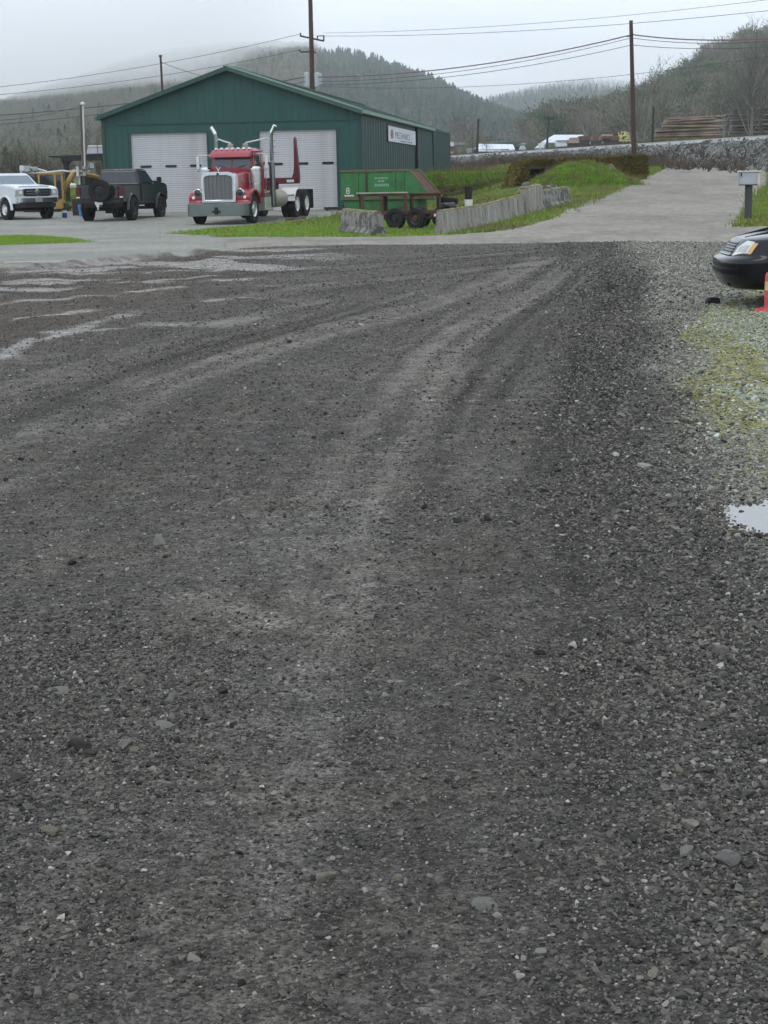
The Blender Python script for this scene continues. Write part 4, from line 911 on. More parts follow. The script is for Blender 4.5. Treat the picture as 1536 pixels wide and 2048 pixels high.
        # lamps
        part('tail_light', MB().b(s_*(hw-.20), s_*(hw+.006), .095, .24, belt-.40, belt-.02), 'red_lens', P, bevel=.02); part('reverse_light', MB().b(s_*(hw-.16), s_*(hw-.03), .088, .12, belt-.46, belt-.405), 'hub_white', P)
        hl_ = part('headlight', MB().b(s_*(hw-.36), s_*(hw-.005), 5.70, 5.825, hoodz-.36, hoodz-.11), 'lens_grey', P, bevel=.03, seg=2)
        part('lamp_bezel', MB().b(s_*(hw-.385), s_*(hw-.36), 5.72, 5.832, hoodz-.38, hoodz-.09).b(s_*(hw-.385), s_*(hw+.004), 5.70, 5.815, hoodz-.39, hoodz-.362), 'black_trim', hl_)
        part('bulb_reflector', MB().lathe([(.0001, 5.83), (.07, 5.832), (.075, 5.82)], 'Y', 14, (s_*(hw-.22), 0, hoodz-.235)), 'hub_white', hl_)
        if white: part('turn_lamp', MB().b(s_*(hw-.36), s_*(hw-.02), 5.70, 5.82, hoodz-.45, hoodz-.37), 'lens', P)
    part('window_trim', face(0, 1, .045, .955, .075, .10, (0, -1.3, .2)).add(face(0, 1, .045, .955, .815, .84, (0, -1.3, .2)).v, face(0, 1, 0, 1, 0, 1, (0, 0, 0)).f), 'black_trim' if white else 'dull_chrome', gh)
    part('chassis', MB().b(-.45, .45, .3, 5.5, z0-.16, z0+.02).b(-.8, .8, .35, .7, z0-.2, z0).cyl((-.8, ra, tr), (.8, ra, tr), .07, 10).cyl((-.8, fa, tr), (.8, fa, tr), .07, 10).lathe([(.0001, -.2), (.17, -.1), (.17, .1), (.0001, .2)], 'Y', 14, (0, ra, tr)), 'black_trim', P)
    part('tailgate', MB().b(-hw+.21, hw-.21, .085, .15, z0+.14, belt+.02), paint, P, bevel=.015)
    rb_ = part('rear_bumper', MB().b(-hw+.06, hw-.06, -.02, .16, z0-.06, z0+.14), 'black_trim', P, bevel=.03, seg=2)
    part('licence_plate', MB().b(-.16, .16, -.035, -.02, z0-.09, z0+.05), 'alloy', rb_)
    part('hitch', MB().b(-.06, .06, -.16, .1, z0-.18, z0-.08).cyl((0, -.14, z0-.3), (0, -.14, z0-.06), .03, 8), 'alloy', rb_)
    part('third_brake_light', MB().b(-.20, -.06, 2.52, 2.60, cabz-.06, cabz-.005).b(.06, .20, 2.52, 2.60, cabz-.06, cabz-.005), 'red_lit', gh)
    gr = part('grille', MB().b(-.60, .60, 5.76, 5.835, hoodz-.40, hoodz-.08), 'black_trim', P, bevel=.03, seg=2)
    if white:
        for zz in (hoodz-.19, hoodz-.30): part('grille_bar', MB().b(-.54, .54, 5.83, 5.86, zz-.022, zz+.022), 'chrome', gr)
        part('badge', MB().lathe([(.0001, 5.875), (.13, 5.87), (.14, 5.84)], 'Y', 18, (0, 0, hoodz-.245)), 'chrome', gr)
    fb = part('front_bumper', MB().prism([(-hw, 5.62), (-hw+.06, 5.84), (-.6, 5.93), (.6, 5.93), (hw-.06, 5.84), (hw, 5.62)], hoodz-.66, hoodz-.46, 'Z'), 'chrome' if white else 'black_trim', P, bevel=.03, seg=2)
    part('air_dam', MB().prism([(-hw+.03, 5.60), (-.6, 5.86), (.6, 5.86), (hw-.03, 5.60)], hoodz-.88, hoodz-.66, 'Z'), 'black_trim', fb, bevel=.02)
    if white: part('licence_plate', MB().b(-.16, .16, 5.93, 5.945, hoodz-.64, hoodz-.48), 'alloy', fb)
    return P
rz = R(-11); p = gp(264, 440.5); off = rotz((.92, 1.22), rz)
K = root('pickup_truck', (p.x-off.x, p.y-off.y, p.z), rz, 'dusty black lifted pickup truck with a spare tyre on its tailgate', 'pickup truck')
pickup(K, 'pickup_black', .22, .46, .31, 1.46, 2.06, 'black_trim')
sp = root('spare_tyre', K.matrix_basis @ Vector((.10, -.02, 1.10)), rz+R(90), 'spare tyre mounted upright on the tailgate of the black pickup', 'tyre')
sp.parent = None
wheel(sp, (-.04, 0, 0), .44, .28, .24, -1, 'black_trim', .05)
for o in (sp,): o.location = K.matrix_basis @ Vector((.10, -.10, 1.20))
part('carrier', MB().b(-.04, .30, -.05, .05, -.06, .06), 'black_trim', sp)
a_ = R(39); rz = math.atan2(-math.sin(a_), -math.cos(a_))
p = gp(94, 436.5); off = rotz((-.92, 4.82), rz)
Wt = root('pickup_truck', (p.x-off.x, p.y-off.y, p.z-.01), rz, 'silver white pickup truck cut off by the left edge, nose towards the black pickup', 'pickup truck')
pickup(Wt, 'pickup_silver', .14, .42, .30, 1.36, 1.94, 'hub_white', True)

# ------------------------------------------------------------------ black sedan at the right edge
defm('car_black', (.010, .0105, .014), .10, var=.06, scale=2, coat=.12, spec=.22)
rz = R(86)
tip = Vector((3.86, 19.75, 0)); CZ = gz(4.6, 19.6)
C_ = root('sedan_car', (tip.x, tip.y, CZ-.01), rz, 'black sedan at the right edge with pale headlights and an amber corner lamp', 'car')
ZL = [.21, .24, .30, .40, .50, .535, .555, .575, .60, .68, .745, .765, .79, .82, .86, .90, .94, .955]
YF = [-.16, -.09, -.05, -.01, 0, -.006, -.025, -.075, -.115, -.165, -.215, -.245, -.34, -.50, -.76, -1.04, -1.34, -1.46]
HW = [.74, .79, .83, .855, .865, .865, .86, .85, .85, .855, .855, .845, .82, .79, .755, .72, .66, .60]
YB = [-4.45, -4.52, -4.56, -4.58, -4.58, -4.58, -4.57, -4.56, -4.55, -4.54, -4.52, -4.50, -4.46, -4.42, -4.36, -4.30, -4.24, -4.2]
def prm(z): return float(np.interp(z, ZL, YF)), float(np.interp(z, ZL, HW)), float(np.interp(z, ZL, YB))
def surf(z, ph, o=0.0):
    yf, hw, yb = prm(z); n = 2.7; d = .50; c, s_ = math.cos(ph), math.sin(ph)
    x = hw*math.copysign(abs(c)**(2/n), c); y = yf-d*(1-abs(s_)**(2/n)); nv = Vector((c/hw, s_/d, 0)).normalized()
    return Vector((x, y, z))+nv*o
def outline(z):
    yf, hw, yb = prm(z); L_ = [surf(z, math.pi*k/36) for k in range(37)]
    L_ += [Vector((-hw, y, z)) for y in np.linspace(yf-.50, yb+.5, 14)[1:]]
    L_ += [Vector((hw*math.cos(t), yb+.5-.5*math.sin(t), z)) for t in np.linspace(math.pi, 0, 13)[1:-1]]
    L_ += [Vector((hw, y, z)) for y in np.linspace(yb+.5, yf-.50, 14)[:-1]]
    return L_
part('body', MB().loft([outline(z) for z in ZL]), 'car_black', C_, smooth=60)
def patch(z0, z1, p0, p1, o, nz=4, npp=10, skew=0.0):
    mb = MB(); V = []
    for oo in (o, -.03):
        for i in range(nz+1):
            for j in range(npp+1):
                z = z0+(z1-z0)*i/nz; ph = p0+(p1-p0)*j/npp
                if callable(skew): z = skew(i/nz, j/npp)
                V.append(surf(z, ph, oo))
    N = (nz+1)*(npp+1); F = []
    for i in range(nz):
        for j in range(npp):
            q = i*(npp+1)+j; F += [(q, q+1, q+npp+2, q+npp+1), (N+q, N+q+npp+1, N+q+npp+2, N+q+1)]
    rim_ = [j for j in range(npp)]+[i*(npp+1)+npp for i in range(nz)]+[nz*(npp+1)+j for j in range(npp, 0, -1)]+[i*(npp+1) for i in range(nz, 0, -1)]
    for a, b in zip(rim_, rim_[1:]+rim_[:1]): F.append((a, b, N+b, N+a))
    return mb.add(V, F)
def lampz(i, j): lo = .585+.02*j; hi = .668+.082*min(1, (j+.05)/.42)-.02*max(0, j-.42); return lo+(hi-lo)*i
for s_, f in ((-1, lambda a: a), (1, lambda a: math.pi-a)):
    hl = part('headlight', patch(0, 0, f(R(117)), f(R(141)), .006, 4, 14, lampz), 'lens', C_, smooth=50)
    part('corner_lamp', patch(0, 0, f(R(141.3)), f(R(148)), .006, 4, 6, lambda i, j: (.603+.006*j)+((.728-.006*j)-(.603+.006*j))*i), 'amber_pale', hl, smooth=50)
    part('lamp_surround', patch(0, 0, f(R(115.5)), f(R(149.2)), .002, 4, 14, lambda i, j: (.577+.016*j)+((.672+.088*min(1, (j+.05)/.40)-.022*max(0, j-.4))-(.577+.016*j))*i), 'black_trim', C_)
    part('lamp_divider', patch(.60, .70, f(R(128.5)), f(R(129.2)), .0075, 3, 1), 'grille_grey', hl); part('reflector', patch(.615, .69, f(R(121)), f(R(127)), .0068, 3, 6), 'lens_grey', hl); part('reflector', patch(.62, .70, f(R(131)), f(R(138)), .0068, 3, 6), 'lens_grey', hl)
    fg = part('fog_lamp', patch(.285, .335, f(R(133)), f(R(139)), .003, 3, 8), 'black_trim', C_); part('fog_recess', patch(.255, .37, f(R(118)), f(R(143)), .0015, 3, 8), 'slot_dark', C_)
part('grille', patch(.60, .735, R(70), R(110), .004, 4, 14), 'slot_dark', C_)
for z in (.625, .655, .685, .712): part('grille_bar', patch(z-.006, z+.006, R(71), R(109), .010, 1, 14), 'black_trim', C_)
part('grille_surround', patch(.59, .602, R(67), R(113), .016, 1, 14), 'dull_chrome', C_)
part('lower_intake', patch(.25, .37, R(66), R(114), .002, 2, 14), 'slot_dark', C_)
part('bumper_strip', patch(.395, .445, R(20), R(160), .012, 2, 36), 'car_black', C_)
part('hood_seam', patch(.760, .766, R(20), R(160), .002, 1, 40), 'slot_dark', C_)
for s_ in (-1, 1):
    mb = MB().tube([(s_*.28, -.30, .775), (s_*.36, -.7, .868), (s_*.44, -1.2, .935), (s_*.48, -1.42, .962)], [.010, .016, .016, .01], 6); part('hood_crease', mb, 'car_black', C_)
    part('wheel_well', MB().prism([(-.93+.36*math.cos(t), .31+.36*math.sin(t)) for t in np.linspace(R(-12), R(192), 22)], min(s_*.4, s_*.872), max(s_*.4, s_*.872), 'X').prism([(-3.55+.36*math.cos(t), .31+.36*math.sin(t)) for t in np.linspace(R(-12), R(192), 22)], min(s_*.4, s_*.872), max(s_*.4, s_*.872), 'X'), 'slot_dark', C_)
    for y in (-.93, -3.55): wheel(C_, (s_*.78, y, .31), .31, .20, .20, s_, 'alloy', .03)
    part('side_moulding', MB().b(s_*.862, s_*.876, -3.1, -1.35, .50, .545), 'black_trim', C_)
cab = [[(-.74, -1.30, .93), (.74, -1.30, .93), (.74, -4.05, .93), (-.74, -4.05, .93)], [(-.62, -1.95, 1.28), (.62, -1.95, 1.28), (.62, -3.55, 1.28), (-.62, -3.55, 1.28)], [(-.54, -2.15, 1.40), (.54, -2.15, 1.40), (.54, -3.25, 1.40), (-.54, -3.25, 1.40)]]
gh = part('roof', MB().loft(cab), 'car_black', C_, bevel=.05, seg=3, smooth=60)
part('windshield', MB().quad((-.66, -1.40, 1.0), (.66, -1.40, 1.0), (.57, -1.90, 1.27), (-.57, -1.90, 1.27)), 'glass_dark', gh).location = (0, .02, .012)
for s_ in (-1, 1): part('side_window', MB().quad((s_*.735, -1.75, .985), (s_*.735, -3.6, .985), (s_*.635, -3.35, 1.25), (s_*.635, -2.05, 1.25)), 'glass_dark', gh)
# ================================================================== YARD THINGS
def ground_root(name, u, v, rz, label, cat, group=None, dz=0.0):
    p = gp(u, v); return root(name, (p.x, p.y, p.z+dz), rz, label, cat, group)
# ---- green drop box
defm('bin_green', (.034, .165, .050), .55, var=.2, scale=1.6, col2=(.05, .085, .035), c2s=1.4, c2w=(.48, .68), bump=.006, bscale=3)
defm('bin_edge', (.10, .13, .06), .7, var=.3, scale=5, col2=(.13, .085, .05))
defm('rust', (.115, .040, .025), .9, var=.35, scale=3, bump=.01, col2=(.08, .035, .026))
defm('rust_dull', (.085, .055, .038), .9, var=.35, scale=4, bump=.01, col2=(.05, .035, .028))
defm('faded_print', (.20, .34, .24), .8, var=.2, scale=6)
DB = root('drop_box', (-1.42, 66.4, gz(-1.4, 66.0)), R(-14), 'green steel drop box with a slanted rusty open end beside the shed', 'dumpster')
Ls_, Wd, Hm, Ht = 4.02, 1.75, .80, 1.80
def side(y0, y1):
    return MB().prism([(0, Hm), (.02, Ht), (2.70, Ht), (3.52, Hm)], y0, y1, 'Y')
part('side_plate', side(0, .05), 'bin_green', DB); part('side_plate', side(Wd-.05, Wd), 'bin_green', DB)
part('end_plate', MB().b(0, .05, .05, Wd-.05, Hm, Ht), 'bin_green', DB)
part('lower_box', MB().prism([(.04, Hm), (.24, .12), (3.0, .12), (3.0, Hm)], .04, Wd-.04, 'Y'), 'bin_green', DB)
part('floor_plate', MB().b(.05, 3.6, .05, Wd-.05, Hm, Hm+.03), 'rust', DB)
part('inner_lining', MB().b(.05, 2.6, .052, .07, Hm+.03, Ht-.06).b(.05, 2.6, Wd-.07, Wd-.052, Hm+.03, Ht-.06), 'rust', DB)
sl = MB(); sl.hexa([(2.64, .06, Ht-.04), (3.50, .06, Hm+.03), (3.50, Wd-.06, Hm+.03), (2.64, Wd-.06, Ht-.04), (2.70, .06, Ht-.02), (3.55, .06, Hm+.05), (3.55, Wd-.06, Hm+.05), (2.70, Wd-.06, Ht-.02)]); part('slanted_apron', sl, 'rust', DB)
part('top_rail', MB().b(-.03, 2.72, -.04, .07, Ht, Ht+.08), 'bin_edge', DB); part('top_rail', MB().b(-.03, 2.72, Wd-.07, Wd+.04, Ht, Ht+.08), 'bin_edge', DB)
part('mid_rail', MB().b(-.02, 3.56, -.035, .0, Hm-.05, Hm+.05), 'bin_edge', DB)
for y in (-.02, Wd-.05):
    mb = MB(); mb.hexa([(2.68, y, Ht+.02), (3.54, y, Hm-.02), (3.54, y+.07, Hm-.02), (2.68, y+.07, Ht+.02), (2.74, y, Ht+.07), (3.62, y, Hm+.02), (3.62, y+.07, Hm+.02), (2.74, y+.07, Ht+.07)]); part('slant_rail', mb, 'bin_edge', DB)
part('lip_rail', MB().b(3.50, 3.62, 0, Wd, Hm-.06, Hm+.03), 'bin_edge', DB)
for x, m_ in ((.66, 'bin_green'), (1.02, 'rust_dull'), (2.12, 'bin_green'), (2.46, 'bin_green')): part('stiffener', MB().b(x-.035, x+.035, -.05, 0, Hm+.05, Ht), m_, DB)
pr = MB()
for z, x0, x1, h in ((1.52, 1.36, 1.86, .06), (1.40, 1.48, 1.72, .07), (1.24, 1.34, 1.90, .10)):
    k = x0
    while k < x1: w = random.uniform(.05, .11); pr.b(k, min(k+w, x1), -.006, -.003, z, z+h); k += w+.02
part('faded_stencil', pr, 'faded_print', DB, smooth=0)
t = text_mb('8', .34); t.v = [(x+.19, -.004-z, y+.98) for x, y, z in t.v]; part('lettering', t, 'white_metal', DB, smooth=0)
part('underline', MB().b(.14, .52, -.006, -.003, .88, .94), 'white_metal', DB)
# ---- rusty table, stand, tandem trailer
def table(name, u, v, rz, lx, ly, h, top, legm, label, legs, th=.05):
    t_ = ground_root(name, u, v, rz, label, 'table')
    part('table_top', MB().b(-lx/2, lx/2, 0, ly, h-th, h), top, t_, bevel=.008)
    part('apron', MB().b(-lx/2+.05, lx/2-.05, .04, .09, h-th-.09, h-th).b(-lx/2+.05, lx/2-.05, ly-.09, ly-.04, h-th-.09, h-th), legm, t_)
    for x, y, w in legs: part('leg', MB().b(x-w/2, x+w/2, y-w/2, y+w/2, -.02, h-th), legm, t_)
    return t_
defm('weathered_top', (.36, .35, .27), .85, var=.25, scale=4, col2=(.20, .19, .12))
table('steel_table', 767, 443, R(5), 1.86, .95, 1.06, 'weathered_top', 'rust_dull', 'rusty steel table with a pale weathered top in front of the green drop box', [(-.76, .08, .13), (-.05, .10, .10), (.16, .85, .15), (.84, .10, .11), (-.76, .87, .12)])
table('steel_stand', 853, 440, R(6), 1.16, .7, 1.0, 'rust', 'rust_dull', 'low rusty stand below the slanted end of the green drop box', [(-.50, .08, .08), (.52, .08, .08), (-.5, .62, .08), (.52, .62, .08)])
p = gp(812, 458); TRr = R(-34)
TL = root('flat_trailer', (p.x, p.y, p.z), TRr, 'old rusty tandem axle trailer frame with black tyres on the grass', 'trailer')
for k, (x, s_) in enumerate(((-.40, -1), (.42, -1))):
    wheel(TL, (x, .0, .335), .335, .22, .19, -1, 'rust_dull' if k else 'black_trim', .05).rotation_euler = (0, 0, R(90))
    wheel(TL, (x, 1.55, .335), .335, .22, .19, 1, 'rust', .05).rotation_euler = (0, 0, R(90))
    part('axle', MB().cyl((x, .02, .335), (x, 1.53, .335), .04, 10), 'rust', TL)
part('frame_rail', MB().b(-1.3, 1.7, .20, .28, .46, .58), 'rust', TL); part('frame_rail', MB().b(-1.3, 1.7, 1.27, 1.35, .46, .58), 'rust', TL)
for x in (-1.25, -.4, .5, 1.65): part('cross_member', MB().b(x-.04, x+.04, .28, 1.27, .47, .56), 'rust_dull', TL)
part('tongue', MB().tube([(1.68, .24, .50), (2.15, .77, .46), (1.68, 1.31, .50)], .045, 8).tube([(2.1, .77, .46), (2.35, .77, .46)], .05, 8), 'rust', TL)
part('leaf_spring', MB().tube([(-.8, .18, .50), (-.4, .18, .40), (0, .18, .48), (.42, .18, .40), (.82, .18, .50)], .03, 6), 'black_trim', TL)
part('winch', MB().b(1.0, 1.35, .55, 1.0, .58, .74).cyl((1.18, .4, .74), (1.18, 1.1, .74), .09, 14), 'black_trim', TL, bevel=.02)
part('marker_lamp', MB().b(1.0, 1.06, .14, .19, .40, .48), 'hub_white', TL)
TP = ground_root('loose_tyre', 872, 440, 0, 'black tyre lying flat on the front end of the old trailer frame', 'tyre')
wheel(TP, (.52, 1.3, .68), .36, .22, .20, 1, 'rust', .03, name='tyre').rotation_euler = (0, R(-84), .4)
# ---- concrete barriers
defm('barrier', (.26, .25, .215), .95, var=.3, scale=3.2, bump=.004, bscale=12, col2=(.12, .112, .095), c2w=(.52, .60), c2s=8, stretch=(1, 1, .13))
defm('barrier_dirty', (.27, .265, .24), .95, var=.3, scale=3, bump=.004, bscale=12, col2=(.075, .075, .065), c2w=(.45, .53), c2s=3.0)
defm('moss_cap', (.16, .145, .055), .95, var=.35, scale=7, bump=.02, col2=(.25, .23, .14))
def barrier(a, b, h0, h1, label, m='barrier', wb=.21, wt=.10, seed=0, tilt=0.0, sink=.05):
    a, b = gp(*a), gp(*b); L_ = (b-a).length; ang = math.atan2(b.y-a.y, b.x-a.x)
    o = root('concrete_barrier', (a.x, a.y, a.z), ang, label, 'barrier', 'old concrete barriers along the verge'); r = random.Random(seed)
    dz = b.z-a.z; n = max(6, int(L_/.16)); loops = []; cap = []
    for k in range(n+1):
        s = k/n; h = h0+(h1-h0)*s+r.uniform(-.007, .007); x = L_*s; z = dz*s-sink
        j = lambda q=.0025: r.uniform(-q, q)
        loops.append([(x+j(), -wb+j(), z), (x, -wb+j(), z+.09), (x, -wb*.62+j(), z+h*.36), (x, -wt+j(), z+h*.95), (x, -wt*.7, z+h+sink), (x, wt*.7, z+h+sink), (x, wt+j(), z+h*.95), (x, wb*.62, z+h*.36), (x, wb, z+.09), (x, wb, z)])
        t_ = .018+r.uniform(0, .022); cap.append([(x, -wt*.8, z+h+sink-.02), (x, -wt*.6, z+h+sink+t_), (x, wt*.6, z+h+sink+t_), (x, wt*.8, z+h+sink-.02)])
    part('concrete', MB().loft(loops), m, o, smooth=30); part('moss_cap', MB().loft(cap), 'moss_cap', o)
    o.rotation_euler.x = tilt; return o
barrier((693, 463), (757, 470), .70, .66, 'short mould stained concrete barrier alone on the grass in front of the green drop box', 'barrier_dirty', .30, .16, 1)
barrier((879, 468), (958, 453), .66, .66, 'long streaked concrete barrier nearest the road junction, beside the old trailer', seed=2)
barrier((960, 452), (1042, 431), .64, .68, 'streaked concrete barrier second along the row from the road junction', seed=3)
barrier((1047, 430), (1076, 420), .88, .86, 'broken concrete block standing taller between two streaked barriers', 'barrier', .26, .16, 4)
barrier((1072, 420), (1132, 406), .62, .58, 'concrete barrier at the far end of the row by the grass mound', 'barrier_dirty', .30, .14, 5)
for k, (u, v, s_) in enumerate(((1052, 395, .34), (1078, 392, .30), (1098, 388, .26))):
    p = gp(u, v+2); o = link('concrete_lump', stone_mesh(200+k, 3, .4), 'barrier_dirty', loc=(p.x, p.y, p.z+.30), rot=(.2, .1, k)); o.scale = (s_*1.6, s_*1.1, s_*1.0)
    tag(o, ('broken concrete lump behind the tall broken block', 'broken concrete lump between its two neighbours behind the far barrier', 'smallest broken concrete lump behind the far barrier')[k], 'rubble', 'broken concrete behind the barriers')
# ---- mossy concrete wall
defm('moss_wall', (.135, .105, .022), .98, var=.35, scale=2.2, bump=.09, bscale=5, col2=(.07, .062, .018), c2s=1.2)
defm('wall_bare', (.15, .14, .12), .95, var=.3, scale=3, bump=.03, col2=(.06, .055, .045))
Ya, Yb = 81.0, 86.5
def wp(u, v):
    Y = Ya+(Yb-Ya)*(u-1015)/(1297-1015); q = at(u, v, Y); return q
A0, A1 = wp(1015, 360), wp(1297, 340)
wang = math.atan2(A1.y-A0.y, A1.x-A0.x); MW = root('mossy_wall', (A0.x, A0.y, 0), wang, 'long low concrete ruin thick with brown moss behind the grass mound', 'wall')
def ws(u, v): q = wp(u, v); return (math.hypot(q.x-A0.x, q.y-A0.y)*(1 if u > 1015 else -1), q.z)
zb_ = gz(A0.x, A0.y)-.4
o1, o2 = ws(1058, 337), ws(1097, 335)
poly = [(ws(1017, 400)[0], zb_), ws(1024, 388), ws(1034, 356), ws(1046, 327), ws(1060, 319), ws(1090, 318), ws(1112, 321), ws(1128, 318), ws(1180, 314), ws(1196, 317), ws(1215, 316), ws(1255, 312), ws(1288, 310), ws(1296, 315), (ws(1297, 320)[0], zb_), (o2[0]+.05, zb_), o2, o1, (o1[0]-.25, zb_)]
part('wall_body', MB().prism(poly, 0, .9, 'Y'), 'moss_wall', MW, bevel=.10, seg=2, smooth=50)
part('opening', MB().b(o1[0]-.4, o2[0]+.2, .55, .70, zb_, o1[1]+.2), 'slot_dark', MW); part('lintel', MB().b(o1[0]-.1, o2[0]+.1, -.03, .3, o1[1]-.02, o1[1]+.12), 'rust_dull', MW)
s0 = ws(1205, 320); mb = MB(); bm_ = stone_mesh(301, 3); mb.add([(s0[0]+v.co.x*.55, -.25+v.co.y*.45, s0[1]-.75+v.co.z*.75) for v in bm_.vertices], [tuple(p.vertices) for p in bm_.polygons]); part('broken_face', mb, 'wall_bare', MW, smooth=0)
k = 7000; q = rng.uniform(0, 1, k); xs = [p_[0] for p_ in poly[1:14]]; zs = [p_[1] for p_ in poly[1:14]]
sx = rng.uniform(poly[1][0], poly[13][0], k); top = np.interp(sx, xs, zs); zz = top-rng.uniform(0, 1, k)**1.5*.9; ins = ~((sx > o1[0]-.05) & (sx < o2[0]+.05) & (zz < o1[1]+.1)); sx, zz = sx[ins], zz[ins]
face = rng.uniform(0, 1, len(sx)) < .6; yy_ = np.where(face, -.02, rng.uniform(0, .9, len(sx))); zz = np.where(face, zz, np.interp(sx, xs, zs)-.03)
wx = A0.x+sx*math.cos(wang)-yy_*math.sin(wang); wy = A0.y+sx*math.sin(wang)+yy_*math.cos(wang)
defm('moss_tuft', (.16, .125, .024), .95, var=.4, scale=1.4, col2=(.085, .08, .022))
blades('moss', wx, wy, .03, .10, 'moss_tuft', .03, 4, z=zz, lean=.9)
# ---- black bin in a white tub, near the barriers
BB = ground_root('black_tub', 936, 428, 0, 'black plastic tub with a white rim beneath it behind the long barrier', 'tub')
part('tub', MB().lathe([(.0001, .52), (.13, .52), (.15, .98), (.17, 1.0), (.155, 1.0), (.135, .56), (.0001, .56)], 'Z', 18, (.1, 1.4, 0)), 'black_trim', BB); part('bucket', MB().lathe([(.0001, 0), (.14, 0), (.16, .52), (.0001, .52)], 'Z', 18, (.1, 1.4, 0)), 'hub_white', BB)
# ---- mailbox
defm('post_wood', (.060, .062, .064), .9, var=.25, scale=5, bump=.008, stretch=(1, 1, .15))
defm('mail_grey', (.40, .42, .45), .5, var=.1, scale=5, col2=(.33, .33, .33)); defm('mail_cream', (.58, .54, .44), .6, var=.12, scale=5)
MX = ground_root('mailbox', 1496, 441, R(-6), 'grey metal mailbox on a dark square post on the grass verge', 'mailbox')
part('post', MB().b(-.10, .10, -.10, .10, -.2, 1.02), 'post_wood', MX, bevel=.01)
bxp = part('box', MB().b(-.30, .22, -.22, .22, 1.04, 1.40), 'mail_grey', MX, bevel=.02, seg=2); part('box_top', MB().b(-.32, .36, -.24, .24, 1.40, 1.44), 'mail_cream', bxp, bevel=.01)
part('door', MB().b(.22, .30, -.20, .20, 1.05, 1.40), 'mail_cream', bxp, bevel=.01); part('flag', MB().b(-.26, -.23, -.25, -.225, 1.28, 1.38), 'black_trim', bxp)
part('support_board', MB().b(-.28, .24, -.12, .12, 1.02, 1.04), 'post_wood', MX); part('hanging_strap', MB().tube([(-.26, -.10, 1.03), (-.28, -.10, .72), (-.14, -.11, .55)], .008, 5).tube([(.21, -.10, 1.03), (.20, -.10, .74)], .014, 5), 'mail_cream', MX)
# ---- delineator, chock
defm('cone_red', (.52, .062, .075), .6, var=.15, scale=6, col2=(.46, .11, .10)); defm('cone_band', (.62, .46, .20), .5, var=.2, scale=9)
DL = root('traffic_post', (4.30, 18.75, gz(4.30, 18.75)), 0, 'faded red traffic post with a yellowed band in front of the black sedan', 'traffic post')
part('base', MB().lathe([(.0001, 0), (.19, 0), (.18, .022), (.10, .035), (.0001, .035)], 'Z', 24), 'cone_red', DL)
part('tube', MB().lathe([(.0001, .03), (.085, .03), (.080, .08), (.076, .385), (.062, .415), (.03, .425), (.0001, .425)], 'Z', 22), 'cone_red', DL, smooth=50)
part('band', MB().lathe([(.0775, .225), (.079, .225), (.0785, .32), (.0765, .32)], 'Z', 22), 'cone_band', DL)
p = gp(1425, 608); CHK = root('wheel_chock', (p.x, p.y, p.z), R(8), 'small black rubber wedge on the moss below the sedan bumper', 'wheel chock')
part('wedge', MB().prism([(-.085, 0), (.085, 0), (.07, .075), (-.03, .08)], -.05, .05, 'Y'), 'tyre', CHK, bevel=.006)
part('tread', MB().b(-.05, -.03, -.05, .05, .05, .075).b(-.07, -.055, -.05, .05, .03, .05), 'black_trim', CHK)
# ---- scraps
defm('old_wood', (.20, .15, .11), .9, var=.3, scale=5, col2=(.10, .06, .05)); defm('pale_wood', (.42, .41, .38), .85, var=.2, scale=4)
p = gp(590, 441); SC = root('timber_scrap', (p.x, p.y, p.z), R(14), 'short weathered timber lying on the grass beside the red truck', 'timber')
part('plank', MB().box((.05, 0, .07), (.75, .16, .09), Matrix.Rotation(-.08, 3, 'Y')), 'old_wood', SC); part('block', MB().b(-.36, -.06, -.1, .06, .0, .07), 'rust', SC)
p = gp(668, 421); JK = root('floor_jack', (p.x, p.y, p.z), R(4), 'black trolley jack in front of the right roll-up door', 'jack')
part('frame', MB().b(-.45, .45, -.12, .12, .05, .16).cyl((-.3, -.13, .07), (-.3, .13, .07), .07, 12).cyl((.35, -.13, .07), (.35, .13, .07), .07, 12), 'black_trim', JK, bevel=.01); part('handle', MB().tube([(.40, 0, .14), (.62, 0, .55)], .025, 8), 'black_trim', JK); part('saddle', MB().lathe([(.0001, .16), (.07, .16), (.07, .22), (.0001, .22)], 'Z', 12, (-.3, 0, 0)), 'alloy', JK)
p = gp(679, 417); JG = root('plastic_jug', (p.x, p.y, p.z), 0, 'white plastic jug standing by the end of the green drop box', 'jug')
part('jug', MB().lathe([(.0001, 0), (.11, 0), (.12, .05), (.12, .28), (.05, .36), (.04, .38), (.0001, .38)], 'Z', 16, (0, 0, .12)), 'hub_white', JG); part('crate', MB().b(-.15, .15, -.15, .15, 0, .12), 'black_trim', JG)
p = gp(72, 527); PL = root('pale_board', (p.x, p.y, p.z), R(2), 'long pale board lying flat at the edge of the dark yard', 'board')
part('board', MB().b(-.62, .52, -.05, .05, .0, .045), 'pale_wood', PL, bevel=.006)

